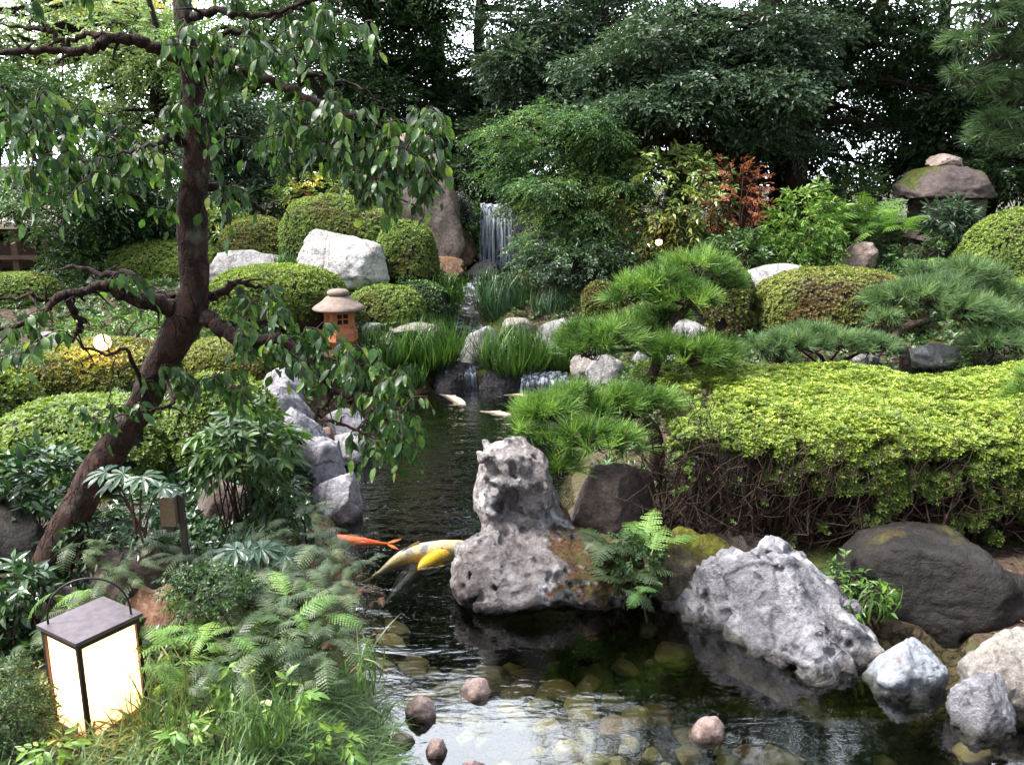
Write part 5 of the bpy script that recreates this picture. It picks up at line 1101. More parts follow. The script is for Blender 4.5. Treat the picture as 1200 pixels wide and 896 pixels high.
def big_lantern():
    Y = 12.0; m = mpp(1108, 230, Y); b = W(1108, 306, Y); ctrl(b[0], b[1], b[2], 1.)
    root = empty('stone_lantern', b, 'huge natural stone lantern with a mossy boulder cap', 'lantern')
    def piece(name, px0, px1, pt, pb, mat, seed, deep=.8, **k):
        v, F = rock_shape(5, seed, **k); v = v / np.abs(v).max(0); c = (W((px0 + px1) / 2, (pt + pb) / 2, Y)); V = v * np.array([(px1 - px0) / 2 * m, (px1 - px0) / 2 * m * deep, (pb - pt) / 2 * m]) + c
        return V, F, name, mat
    for V, F, nm, mat in (piece('cap_stone', 1047, 1165, 194, 258, 'rock_lantern', 91, p=2.3, cuts=4, amp=.06, cutd=(.8, .95)), piece('finial_stone', 1086, 1126, 179, 201, 'rock_tall', 92, .8, p=2.6, cuts=4, cutd=(.75, .95)),
                          piece('base_stone', 1062, 1160, 260, 284, 'rock_lanternlow', 94, .8, p=4, cuts=4), piece('foot_stone', 1058, 1112, 280, 312, 'rock_lanternlow', 95, .8, p=3), piece('foot_stone', 1112, 1172, 278, 312, 'rock_lanternlow', 96, .8, p=3)):
        if nm == 'cap_stone':
            c = V.mean(0); zc = W(1108, 231, Y)[2]; V[:, 2] = np.where(V[:, 2] < zc, zc + (V[:, 2] - zc) * .12, V[:, 2])
        mesh_obj(nm, V, F, M[mat], root, world=True)
    f = MB(); c = W(1108, 248, Y); w = 62 * m; h = 28 * m; t = 12 * m
    for sx in (-1, 1):
        for sy in (-1, 1): f.box((c[0] + sx * (w / 2 - t / 2), Y + sy * (w / 2 - t / 2), c[2]), (t, t, h))
    f.box((c[0], Y, c[2] - h * .42), (w - .01, w - .01, h * .2)); f.box((c[0], Y, c[2] + h * .42), (w - .01, w - .01, h * .2)); f.box((c[0] + w * .2, Y - w * .36, c[2]), (w * .42, t * .8, h * .62))
    f.box((c[0], Y + w * .3, c[2]), (w * .7, t * .5, h * .6))
    f.build('fire_box', M['rock_lanternlow'], root, smooth_=False, world=True)
big_lantern()

# ================================================================== LIT LAMPS
paper = None
def andon():
    global paper
    zt_, zb_ = .66, .15
    c = [G(34, 735, zt_), G(90, 754, zt_), G(163, 720, zt_), G(114, 702, zt_)]
    # square-ish plan from three visible corners of the top
    A, B, C_ = c[0][:2], c[1][:2], c[2][:2]; ux = unit(C_ - B); Lx = np.linalg.norm(C_ - B); uy = np.array([-ux[1], ux[0]]); uy = uy if np.dot(uy, A - B) > 0 else -uy; Ly = np.linalg.norm(A - B); Ly = Ly * .9
    cen = B + ux * Lx / 2 + uy * Ly / 2; rz = math.atan2(ux[1], ux[0]); hgt = .45; zb = zt_ - hgt
    ctrl(cen[0], cen[1], zb, .5, 4); ctrl(cen[0] + .3, cen[1] - .2, zb, .3, 2)
    root = empty('floor_lantern', (cen[0], cen[1], zb), 'square black framed paper lantern glowing warm white in the grass', 'lantern', rz=rz)
    fm = plain_mat('dark_bronze_metal', (.045, .035, .04), .45, 60, .3, .6, .1); fm2 = plain_mat('top_plate_metal', (.13, .10, .11), .5, 30, .35, .5, .1)
    pm, nt, n, l = newmat('glowing_paper'); e = n.new('ShaderNodeBsdfTranslucent'); e.inputs[0].default_value = (.9, .84, .74, 1)
    d = n.new('ShaderNodeBsdfDiffuse'); d.inputs[0].default_value = (.85, .8, .72, 1); a = n.new('ShaderNodeMixShader'); a.inputs[0].default_value = .6; l.new(d.outputs[0], a.inputs[1]); l.new(e.outputs[0], a.inputs[2]); o = n.new('ShaderNodeOutputMaterial'); l.new(a.outputs[0], o.inputs[0]); paper = pm
    w = .016
    f = MB()
    for sx in (-1, 1):
        for sy in (-1, 1): f.box((sx * (Lx / 2 - w / 2), sy * (Ly / 2 - w / 2), hgt / 2), (w, w, hgt - .012))
    for z in (.03, hgt - .022):
        for q in (-1, 1): f.box((0, q * (Ly / 2 - w * .5), z), (Lx - 2 * w, w * .9, w)); f.box((q * (Lx / 2 - w * .5), 0, z), (w * .9, Ly - 2 * w, w))
    f.build('frame', fm, root, smooth_=False)
    b = MB(); b.box((0, 0, .008), (Lx + .05, Ly + .05, .02)); b.build('base', fm, root, smooth_=False)
    t = MB(); t.box((0, 0, hgt), (Lx + .02, Ly + .02, .014)); t.build('top_plate', fm2, root, smooth_=False)
    for sx, sy in ((1, 0), (-1, 0), (0, 1), (0, -1)):
        p = MB(); qx, qy = sx * (Lx / 2 - w * .8), sy * (Ly / 2 - w * .8); hx, hy, h0, h1 = (0 if sx else Lx / 2 - w), (0 if sy else Ly / 2 - w), .034, hgt - .028; p.add([[qx - hx, qy - hy, h0], [qx + hx, qy + hy, h0], [qx + hx, qy + hy, h1], [qx - hx, qy - hy, h1]], [[0, 1, 2, 3]]); p.build('paper_panel', pm, root, smooth_=False)
    h = MB(); th = np.linspace(0, pi, 25); R = Ly / 2 - .005
    P = np.stack([np.cos(th) * (Lx / 2 - .02), -np.cos(th) * (Ly / 2 - .02), hgt + .005 + np.sin(th) ** .8 * .17], 1); h.tube(P, .0042, 8); h.build('handle', fm, root)
    return cen, zb
LC, LZ = andon()
def sphere_lamp():
    c = W(120, 401, 7.3); ctrl(c[0], c[1], c[2] - .3, .3); root = empty('garden_lamp', c - [0, 0, .28], 'small round glowing garden lamp on the bronze mound', 'lamp')
    gm, nt, n, l = newmat('warm_globe'); e = n.new('ShaderNodeEmission'); e.inputs[0].default_value = (1, .60, .25, 1); e.inputs[1].default_value = 2.6; o = n.new('ShaderNodeOutputMaterial'); l.new(e.outputs[0], o.inputs[0])
    V, F = ico(3); mesh_obj('globe', V * .072, F, gm, root, loc=(0, 0, .28)); pk = plain_mat('lamp_post_metal', (.05, .045, .04), .5, metal=.5)
    m = MB(); m.lathe([(0, -.15), (.02, -.15), (.02, .18), (.05, .2), (.055, .215), (0, .217)], 16); m.build('post', pk, root)
    return c
SL = sphere_lamp()
def spot(label, px, py, Y, s=.07, st=30):
    c = W(px, py, Y); root = empty('spot_lamp', c - [0, 0, .2], label, 'lamp', 'small warm lamps hidden in the shrubs')
    gm, nt, n, l = newmat('spot_glow'); e = n.new('ShaderNodeEmission'); e.inputs[0].default_value = (1, .5, .18, 1); e.inputs[1].default_value = st; o = n.new('ShaderNodeOutputMaterial'); l.new(e.outputs[0], o.inputs[0])
    m = MB(); m.lathe(np.array([(0, .0), (.6, 0), (1, .5), (1, 1.3), (.8, 1.6), (0, 1.7)]) * s, 14, c=(0, 0, .2 - s * .8)); m.build('bulb', gm, root)
    k = MB(); k.lathe([(0, -.1), (.015, -.1), (.015, .14), (s * .8, .15), (s * .8, .2 - s * .9), (0, .2 - s * .89)], 12); k.build('post', plain_mat('spot_metal', (.04, .04, .04), .5), root); return c
S1 = spot('warm lamp glowing low under the variegated shrub', 772, 284, 11.0, .038, 20); S2 = spot('warm lamp hidden behind the left clipped mounds', 372, 232, 13.6, .03, 12)
def plight(name, c, power, col, rad=.05):
    ld = bpy.data.lights.new(name, 'POINT'); ld.energy = power; ld.color = col; ld.shadow_soft_size = rad; o = bpy.data.objects.new(name, ld); COL.objects.link(o); o.location = [float(q) for q in c]
plight('lamp_light', SL + [0, -.12, .08], 12, (1, .5, .18)); plight('spot_light', S1 + [0, -.15, .12], 3, (1, .35, .1)); plight('spot_light', S2 + [0, -.15, .15], 6, (1, .4, .12)); plight('lantern_light', (LC[0], LC[1], LZ + .26), 6.0, (1, .52, .22), .035)
# bollard light / box
def bollard():
    b = W(203, 642, 3.85); root = empty('garden_light', b, 'unlit wooden sided garden light on a dark post under the shrub', 'garden light'); m = mpp(205, 600, 3.85)
    wd = plain_mat('weathered_box', (.14, .11, .08), .7, 40, .4); cp = plain_mat('pale_lamp_top', (.5, .52, .56), .4, 20, .2); dk = plain_mat('dark_post', (.02, .02, .022), .6)
    f = MB(); f.box((0, 0, 48 * m), (17 * m, 14 * m, 36 * m), taper=1.0); f.build('box', wd, root, smooth_=False)
    f = MB(); f.box((0, 0, 69 * m), (20 * m, 16 * m, 5 * m), taper=.8); f.build('cap', cp, root, smooth_=False)
    f = MB(); f.box((12 * m, 6 * m, 26 * m), (6.5 * m, 6 * m, 82 * m)); f.box((0, 0, 26 * m), (9 * m, 8 * m, 8 * m)); f.build('post', dk, root, smooth_=False)
bollard()
def hut():
    Y = 15.0; c = W(-10, 320, Y)
    for q in (-60, 0, 50, 90):
        for yy, zz in ((12.3, 1.0), (13.3, .9), (14.3, .8), (15.5, .8)): ctrl(W(q, 300, yy)[0], yy, zz, .6, 2)
    root = empty('tea_hut', c, 'small wooden tea hut with a pale shingle roof at the left edge', 'building'); m = mpp(0, 250, Y)
    rf = plain_mat('shingle_roof', (.42, .34, .31), .8, 40, .3, bump=.6, col2=(.30, .23, .21)); wd = plain_mat('hut_timber', (.16, .09, .055), .7, 12, .4); wl = plain_mat('hut_wall', (.16, .12, .09), .8, 6, .35)
    x0, x1 = W(-260, 260, Y)[0], W(62, 260, Y)[0]; ze = W(50, 262, Y)[2]; zr = W(0, 228, Y)[2] + .5; zg = c[2] - .2
    R = np.array([[x0, Y - .5, ze], [x1 + .35, Y - .5, ze + .04], [x1 + .35, Y + 3.5, ze], [x0, Y + 3.5, ze], [x0 + .8, Y + 1.5, zr], [x1 - .9, Y + 1.5, zr]])
    D = R - [0, 0, .1]; V = np.vstack([R, D]); f = MB(); f.add(V, [[0, 1, 5, 4], [2, 3, 4, 5], [0, 6, 7, 1], [1, 7, 8, 2], [2, 8, 9, 3], [3, 9, 6, 0], [6, 9, 8, 7]]); f.add(V, [[1, 2, 5], [3, 0, 4]]); f.build('roof', rf, root, smooth_=False, world=True)
    f = MB(); f.box(((x0 + x1) / 2 - .2, Y + 1.6, (ze + zg) / 2), (x1 - x0 - .6, 2.6, ze - zg - .02)); f.build('wall', wl, root, smooth_=False, world=True)
    for px in (2, 26, 58): x = W(px, 290, Y)[0]; f = MB(); f.box((x, Y - .2, (ze + zg) / 2), (.11, .11, ze - zg - .03)); f.build('post', wd, root, smooth_=False, world=True)
    f = MB(); f.box(((x0 + x1) / 2, Y - .2, zg + .5), (x1 - x0, .3, .07)); f.box(((x0 + x1) / 2 - .1, Y + .27, ze - .25), (x1 - x0 - .5, .05, .12)); f.build('veranda', wd, root, smooth_=False, world=True)
    f = MB(); f.box((x1 - .75, Y + .27, (ze + zg) / 2 + .05), (.7, .05, 1.0)); f.build('door', wd, root, smooth_=False, world=True)
hut()

# ================================================================== KOI
def koi_mat(name, c1, c2, thr=.5, sc=6.):
    m, nt, n, l = newmat(name); tc = n.new('ShaderNodeTexCoord'); t = noise_node(n, l, sc, 3, .5, .4, tc.outputs['Object']); v = n.new('ShaderNodeTexVoronoi'); v.inputs['Scale'].default_value = 75; l.new(tc.outputs['Object'], v.inputs['Vector'])
    col = mixc(n, l, c1, c2, maprange(n, l, t.outputs[0], thr - .05, thr + .05)); col = mixc(n, l, col, maprange(n, l, v.outputs['Distance'], .1, .6, 1.1, .7), 1., 'MULTIPLY')
    p = n.new('ShaderNodeBsdfPrincipled'); l.new(col, p.inputs['Base Color']); p.inputs['Roughness'].default_value = .3; o = n.new('ShaderNodeOutputMaterial'); l.new(p.outputs[0], o.inputs[0]); return m
def koi(label, tailpx, headpx, bendpx, mat, z=-.045, width=.16, group='koi in the pond', head=True, depthz=None):
    a, c, b = G(*tailpx, z), G(*headpx, z), G(*bendpx, z); sp = spline([a, b, c], 14); Lk = np.linalg.norm(np.diff(sp, axis=0), axis=1).sum(); n = len(sp)
    t = np.linspace(0, 1, n); wf = np.interp(t, [0, .04, .12, .3, .55, .75, .88, .95, 1], [.10, .13, .2, .55, .95, 1, .82, .55, .12]) * Lk * width / 2
    hf = wf * 1.15 + .004; T = unit(np.gradient(sp, axis=0)); S = unit(np.cross(T, [0, 0, 1.])); a_ = np.arange(12) * 2 * pi / 12
    V = (sp[:, None] + np.cos(a_)[None, :, None] * S[:, None] * wf[:, None, None] + np.sin(a_)[None, :, None] * np.array([0, 0, 1.]) * hf[:, None, None]).reshape(-1, 3); mb = MB()
    i = np.arange(n - 1)[:, None] * 12; j = np.arange(12)[None]; k = (j + 1) % 12; mb.add(V, np.stack([i + j, i + k, i + k + 12, i + j + 12], -1).reshape(-1, 4))
    mb.add(np.vstack([V[-12:], sp[-1] + T[-1] * .004]), [[q, (q + 1) % 12, 12] for q in range(12)])
    # forked tail fin, seen from above as a leaning blade
    s0, t0 = S[0], -T[0]; w = Lk * .085; f = Lk * .17
    for q in (-1, 1):
        u = np.array([0, 0, 1.]) * .5 + s0 * .85 * q if q > 0 else np.array([0, 0, -1.]) * .5 + s0 * .85 * q
        A, B_, C2, D2 = sp[1], sp[0] + t0 * f * .45 + u * w * .25, sp[0] + t0 * f + u * w * 1.05, sp[0] + t0 * f * .35 + u * w * .75
        for dz in (.0, .0035): mb.add(np.array([A, B_, C2, D2]) + [0, 0, dz], [[0, 1, 2, 3]])
    # pectoral and dorsal fins
    for q in (-1, 1):
        m_ = sp[int(n * .78)] + S[int(n * .78)] * q * wf[int(n * .78)] * .8; tt = -T[int(n * .78)]; ss = S[int(n * .78)] * q
        for dz in (0, .003): mb.add(np.array([m_, m_ + tt * Lk * .05 + ss * Lk * .05, m_ + tt * Lk * .11 + ss * Lk * .075, m_ + tt * Lk * .08 + ss * Lk * .01]) + [0, 0, -.01 + dz], [[0, 1, 2, 3]])
    i0, i1 = int(n * .38), int(n * .62)
    top = sp[i0:i1] + np.array([0, 0, 1.]) * hf[i0:i1, None] * .95; hh = np.linspace(.2, 1, i1 - i0) * Lk * .028
    for dx in (-.002, .002): mb.add(np.vstack([top + S[i0:i1] * dx, top + np.array([0, 0, 1.]) * hh[:, None] + S[i0:i1] * dx]), [[q, q + 1, q + 1 + len(top), q + len(top)] for q in range(len(top) - 1)])
    base = sp[n // 2]; o = mb.build('koi', mat, loc=base, world=True); return tag(o, label, 'fish', group)
ko = koi_mat('orange_red_scales', (.75, .10, .02), (.8, .17, .03), .5); kp = koi_mat('grey_and_cream_scales', (.22, .24, .26), (.60, .46, .24), .46, 7.); ky = koi_mat('yellow_scales', (.9, .50, .01), (.95, .62, .02)); kd = koi_mat('charcoal_scales', (.012, .012, .016), (.02, .02, .028)); kw = koi_mat('cream_scales', (.55, .43, .33), (.62, .52, .42), .5)
koi('bright orange red koi near the left bank', (455, 637), (372, 634), (415, 635), ko, -.03, .17)
koi('large pale grey koi with an orange flank swimming behind the hollow rock', (436, 676), (560, 642), (482, 652), kp, -.05, .165)
koi('bright yellow koi half under the large grey one', (556, 640), (490, 667), (522, 652), ky, -.07, .23)
koi('dark charcoal koi deep below the grey one', (445, 715), (500, 655), (475, 688), kd, -.16, .22)
koi('cream koi tilted at the far end of the pond left of the others', (516, 462), (546, 475), (532, 468), kw, -.02, .13)
koi('cream koi just below the right cascade', (590, 463), (628, 468), (610, 464), kw, -.02, .12)
koi('pale koi nearest the pine in the far water', (562, 482), (606, 489), (584, 485), kw, -.02, .12)

# ================================================================== WATER
def water():
    m, nt, n, l = newmat('pond_water'); geo = n.new('ShaderNodeNewGeometry'); mp = n.new('ShaderNodeMapping'); mp.inputs['Scale'].default_value = (1, 2.2, 1); l.new(geo.outputs['Position'], mp.inputs[0])
    a = noise_node(n, l, 3.0, 3, .5, .6, mp.outputs[0]); b = noise_node(n, l, 13, 3, .55, .4, mp.outputs[0])
    far = maprange(n, l, n.new('ShaderNodeSeparateXYZ').outputs[1], 0, 1)
    sp = n.new('ShaderNodeSeparateXYZ'); l.new(geo.outputs['Position'], sp.inputs[0]); far = maprange(n, l, sp.outputs[1], 3.0, 6.0, .07, 1.0)
    w = n.new('ShaderNodeTexWave'); w.wave_type = 'RINGS'; w.inputs['Scale'].default_value = 1.6; w.inputs['Distortion'].default_value = 4; w.inputs['Detail'].default_value = 2
    mp2 = n.new('ShaderNodeMapping'); mp2.inputs['Location'].default_value = (-.3, -9.3, 0); l.new(geo.outputs['Position'], mp2.inputs[0]); l.new(mp2.outputs[0], w.inputs['Vector'])
    h = mathn(n, l, 'ADD', a.outputs[0], mathn(n, l, 'MULTIPLY', b.outputs[0], .28)); h = mathn(n, l, 'ADD', h, mathn(n, l, 'MULTIPLY', w.outputs['Fac'], .12))
    bp = n.new('ShaderNodeBump'); bp.inputs['Distance'].default_value = .02; l.new(h, bp.inputs['Height']); l.new(mathn(n, l, 'MULTIPLY', far, .62), bp.inputs['Strength'])
    fr = n.new('ShaderNodeFresnel'); fr.inputs[0].default_value = 1.36; l.new(bp.outputs[0], fr.inputs['Normal'])
    gl = n.new('ShaderNodeBsdfGlossy'); gl.inputs['Roughness'].default_value = .02; l.new(bp.outputs[0], gl.inputs['Normal']); gl.inputs['Color'].default_value = (1, 1, 1, 1)
    tr = n.new('ShaderNodeBsdfTransparent'); tr.inputs[0].default_value = (.95, .97, .92, 1)
    mx = n.new('ShaderNodeMixShader'); l.new(mathn(n, l, 'MULTIPLY', fr.outputs[0], 1.9, clamp=True), mx.inputs[0]); l.new(tr.outputs[0], mx.inputs[1]); l.new(gl.outputs[0], mx.inputs[2]); o = n.new('ShaderNodeOutputMaterial'); l.new(mx.outputs[0], o.inputs[0])
    va = n.new('ShaderNodeVolumeAbsorption'); va.inputs[0].default_value = (.40, .42, .28, 1); va.inputs[1].default_value = 2.2; l.new(va.outputs[0], o.inputs[1])
    f = MB(); f.box((1.2, 5.45, -.75), (7.6, 9.3, 1.5)); o = f.build('pond_water', m, smooth_=False); tag(o, kind='structure')
water()
def foam_mat(name, dens=.5, sx=22., sy=1.2, col=(.62, .68, .78)):
    m, nt, n, l = newmat(name); tc = n.new('ShaderNodeTexCoord'); mp = n.new('ShaderNodeMapping'); mp.inputs['Scale'].default_value = (sx, sx, sy); l.new(tc.outputs['Object'], mp.inputs[0])
    a = noise_node(n, l, 1.0, 5, .65, .3, mp.outputs[0]); p = n.new('ShaderNodeBsdfPrincipled'); p.inputs['Base Color'].default_value = (*col, 1); p.inputs['Roughness'].default_value = .25
    tr = n.new('ShaderNodeBsdfTransparent'); tr.inputs[0].default_value = (.75, .8, .85, 1); mx = n.new('ShaderNodeMixShader'); l.new(maprange(n, l, a.outputs[0], .60 - dens * .3, .80 - dens * .3, .04, .85), mx.inputs[0]); l.new(tr.outputs[0], mx.inputs[1]); l.new(p.outputs[0], mx.inputs[2])
    o = n.new('ShaderNodeOutputMaterial'); l.new(mx.outputs[0], o.inputs[0]); return m
def fall(name, label, top0, top1, drop, out, mat, nx=40, nz=18, thick=.04):
    """sheet of falling water from the lip top0-top1 (world), dropping by `drop`, thrown forward by `out`"""
    top0, top1 = np.array(top0, float), np.array(top1, float); u = np.linspace(0, 1, nx); t = np.linspace(0, 1, nz); U, Tt = np.meshgrid(u, t)
    nn = fbm(np.stack([U.ravel() * 9, Tt.ravel() * .6, U.ravel() * 0], 1), 3).reshape(U.shape)
    spread = (U - .5) * (1 + .12 * Tt) + .5
    drop = drop * (1 + 0 * U); lipn = .05 * fbm(np.stack([U.ravel() * 7, U.ravel() * 0 + top0[0], U.ravel() * 0], 1), 3).reshape(U.shape)
    P = top0 + (top1 - top0) * spread[..., None]; P[..., 2] += lipn * min(1., float(drop[0, 0]) * 2.5) * (1 - Tt); P = P + np.stack([0 * U, -out * (1 - (1 - np.minimum(1, Tt * 1.6)) ** 2) + nn * .06 * Tt - .04, -drop * Tt ** 1.35], -1)
    V = P.reshape(-1, 3); i = np.arange(nz - 1)[:, None] * nx; j = np.arange(nx - 1)[None]; F = np.stack([i + j, i + j + 1, i + j + 1 + nx, i + j + nx], -1).reshape(-1, 4)
    Vb = V + [0, thick, 0]; f = MB(); f.add(V, F); f.add(Vb, F[:, ::-1]); o = f.build(name, mat, loc=top0, world=True); return tag(o, label, 'waterfall', kind=None)
fm1 = foam_mat('falling_water', .42, 26., .9, (.62, .67, .75)); fm2 = foam_mat('stream_foam', .32, 9, 9)
zt_ = W(580, 238, 14.0)[2]
fall('waterfall', 'thin white streaked waterfall dropping between dark rocks', [W(564, 238, 14.0)[0], 13.72, zt_], [W(599, 238, 14.0)[0], 13.72, zt_], zt_ - 1.06, .12, fm1)
fall('cascade', 'low white cascade spilling into the pond under the right grass clump', [W(612, 440, 9.6)[0], 9.6, .20], [W(664, 440, 9.6)[0], 9.6, .20], .22, .22, foam_mat('cascade_foam', .34, 16, 4, (.55, .6, .68)), 30, 10, .02)
fall('cascade', 'narrow dark cascade sliding into the pond left of the middle grass clump', [W(524, 432, 9.85)[0], 9.85, .22], [W(558, 432, 9.85)[0], 9.85, .22], .24, .2, foam_mat('cascade_thin_foam', .12, 18, 3), 24, 10, .02)
def streamsheet():
    for S, wd in ((STREAM[:-1], .19), (STREAM2[:-1], .16)):
        sp = spline(S, 10); T = unit(np.gradient(sp, axis=0) * [1, 1, 0]); N = np.stack([-T[:, 1], T[:, 0], 0 * T[:, 0]], 1); cols = 7; V = []
        for q in np.linspace(-1, 1, cols): V.append(sp + N * q * wd + [0, 0, .0])
        V = np.stack(V, 1); V[..., 2] += .02 * fbm(V.reshape(-1, 3) * 5, 3).reshape(V.shape[:2]); st = sp[:, 2]; k = len(sp)
        i = np.arange(k - 1)[:, None] * cols; j = np.arange(cols - 1)[None]; f = MB(); f.add(V.reshape(-1, 3), np.stack([i + j, i + j + 1, i + j + 1 + cols, i + j + cols], -1).reshape(-1, 4)); o = f.build('stream_water', fm2); tag(o, kind='structure')
streamsheet()
# thin churned foam where the falls land
# ================================================================== GROUND
def ground_mat():
    m, nt, n, l = newmat('garden_soil'); geo = n.new('ShaderNodeNewGeometry'); pos = geo.outputs['Position']
    a = noise_node(n, l, 1.6, 5, .6, .3, pos); b = noise_node(n, l, 22, 6, .7, .2, pos); c = noise_node(n, l, 6, 5, .6, .5, pos)
    v = n.new('ShaderNodeTexVoronoi'); v.inputs['Scale'].default_value = 30; l.new(pos, v.inputs['Vector'])
    soil = mixc(n, l, (.045, .03, .022), (.10, .07, .05), maprange(n, l, b.outputs[0], .35, .65)); soil = mixc(n, l, soil, (.18, .13, .10), maprange(n, l, v.outputs['Color'], .75, .95, 0, .6))
    moss = mixc(n, l, (.035, .055, .014), (.075, .075, .02), maprange(n, l, c.outputs[0], .4, .6)); moss = mixc(n, l, moss, maprange(n, l, b.outputs[0], .3, .7, .5, 1.5), 1., 'MULTIPLY')
    col = mixc(n, l, soil, moss, maprange(n, l, a.outputs[0], .45, .56))
    sp = n.new('ShaderNodeSeparateXYZ'); l.new(pos, sp.inputs[0])
    v2 = n.new('ShaderNodeTexVoronoi'); v2.inputs['Scale'].default_value = 17; pv = mixc(n, l, pos, c.outputs[1], .12); l.new(pv, v2.inputs['Vector']); v3 = n.new('ShaderNodeTexVoronoi'); v3.feature = 'DISTANCE_TO_EDGE'; v3.inputs['Scale'].default_value = 17; l.new(pv, v3.inputs['Vector'])
    mud = mixc(n, l, (.05, .042, .022), (.15, .11, .06), v2.outputs['Color']); mud = mixc(n, l, mud, (.02, .018, .01), maprange(n, l, v3.outputs[0], .02, .12, 1, 0)); deep = mixc(n, l, mud, (.012, .013, .008), maprange(n, l, sp.outputs[2], -.25, -.5))  # bed colour darkens with depth, standing in for light lost in water
    col = mixc(n, l, col, deep, maprange(n, l, sp.outputs[2], .05, .0))
    p = n.new('ShaderNodeBsdfPrincipled'); l.new(col, p.inputs['Base Color']); p.inputs['Roughness'].default_value = .85; p.inputs['Specular IOR Level'].default_value = .2
    bp = n.new('ShaderNodeBump'); bp.inputs['Strength'].default_value = .8; bp.inputs['Distance'].default_value = .03; l.new(mathn(n, l, 'ADD', b.outputs[0], v.outputs['Distance']), bp.inputs['Height']); l.new(bp.outputs[0], p.inputs['Normal'])
    o = n.new('ShaderNodeOutputMaterial'); l.new(p.outputs[0], o.inputs[0]); return m
xs = np.concatenate([[-400, -150, -60, -30, -18], np.arange(-12, -3, .25), np.arange(-3, 5.5, .07), np.arange(5.5, 12, .25), [16, 25, 60, 150, 400]])
ys = np.concatenate([[-60, -20, -6, -2], np.arange(0, 2, .2), np.arange(2, 7, .055), np.arange(7, 15, .09), np.arange(15, 22, .4), [25, 32, 45, 80, 200, 500]])
X, Yg = np.meshgrid(xs, ys); hz = ground(X.ravel(), Yg.ravel()); far = (np.abs(X.ravel()) > 14) | (Yg.ravel() > 24) | (Yg.ravel() < -1)
GV = np.stack([X.ravel(), Yg.ravel(), hz], 1); nx = len(xs); i = np.arange(len(ys) - 1)[:, None] * nx; j = np.arange(nx - 1)[None]
tag(mesh_obj('ground', GV, np.stack([i + j, i + j + 1, i + j + 1 + nx, i + j + nx], -1).reshape(-1, 4), ground_mat()), kind='structure')

# stones on the pond bed
meshes = []
for k in range(8):
    v, F = rock_shape(4, 300 + k, p=2.3, cuts=5, amp=.11, cutd=(.65, .95)); o = mesh_obj('pond_stone', v / np.abs(v).max(0), F, M[('rock_bed', 'rock_bed2', 'rock_bed', 'rock_bed3', 'rock_bed2', 'rock_bed', 'rock_bed2', 'rock_bed')[k]]); meshes.append(o.data); bpy.data.objects.remove(o)
bx = np.array([G(px, py, -.2)[:2] for px, py, s in BEDTODO]); bz = ground(bx[:, 0], bx[:, 1]); bd = sdf_poly(bx, POND); done = []
for q, (px, py, s) in enumerate(BEDTODO):
    if bd[q] > -.1 or py > 905: continue
    p = bx[q]; w = s * mpp(px, py, p[1]) * .5
    if any(np.hypot(*(p - e[0])) < (w + e[1]) * .6 for e in done): continue
    done.append((p, w)); o = bpy.data.objects.new('pond_stone', meshes[q % 8]); COL.objects.link(o); hh = w * rb.uniform(.4, .65)
    o.location = (p[0], p[1], min(bz[q] + hh * .3, -.03 - hh)); o.scale = (w, w * rb.uniform(.65, .9), hh); o.rotation_euler = (0, 0, rb.uniform(-1.2, 1.2))
    tag(o, 'smooth algae covered stone lying under water on the pond bed', 'stone', 'stones under water on the pond bed')

# meadow grass in the foreground
def meadow():
    r = np.random.default_rng(6); mb = MB(); P = []; 
    N = 9000; px = r.uniform(-40, 480, N); py = r.uniform(720, 1010, N); pts = np.array([G(a, b, .2) for a, b in zip(px, py)]); h = ground(pts[:, 0], pts[:, 1]); d = sdf_poly(pts[:, :2], POND)
    lim = np.interp(px, [-40, 30, 60, 180, 240, 470], [820, 850, 845, 800, 790, 800]); keep = (d > -.03) & (py > lim - 30 * r.random(N)) & (np.hypot(pts[:, 0] - LC[0], pts[:, 1] - LC[1]) > .2); pts = pts[keep]; pts[:, 2] = h[keep] - .02; k = len(pts)
    for s, (b_, w_, L0, L1) in enumerate([(.8, .035, .10, .20), (1.2, .03, .12, .26), (.5, .03, .08, .22), (1.5, .05, .15, .28)]):
        m = np.arange(k) % 4 == s; c = m.sum(); a = r.uniform(0, 2 * pi, c); o = np.stack([np.cos(a), np.sin(a), 0 * a], 1); D = unit(np.array([0, 0, 1.]) + o * r.uniform(.1, .7, c)[:, None] + r.normal(0, .1, (c, 3))); N_ = unit(np.cross(np.cross(D, o), D))
        tv, tf = blade(b_, w_, 6); scatter(mb, tv, tf, pts[m], frames(D, -N_), r.uniform(L0, L1, c), np.clip(r.normal(.48, .25, c), 0, 1))
    # fine hair grass at the water's edge
    N = 5000; px = r.uniform(330, 470, N); py = r.uniform(790, 960, N); pts = np.array([G(a, b, .15) for a, b in zip(px, py)]); d = sdf_poly(pts[:, :2], POND); kp = (d > -.05) & (d < .5); pts = pts[kp]; pts[:, 2] = ground(pts[:, 0], pts[:, 1]) - .01; k = len(pts)
    o = rdir(k, r) * [1, 1, 0]; D = unit(np.array([.25, -.1, 1.]) + o * .6); N_ = unit(np.cross(np.cross(D, o + 1e-3), D)); tv, tf = blade(1.1, .018, 5); scatter(mb, tv, tf, pts, frames(D, -N_), r.uniform(.09, .2, k), np.clip(r.normal(.5, .2, k), 0, 1))
    tag(mb.build('grass', L['lawn']), 'long green meadow grass in the foreground beside the lantern', 'grass', kind='stuff')
meadow()
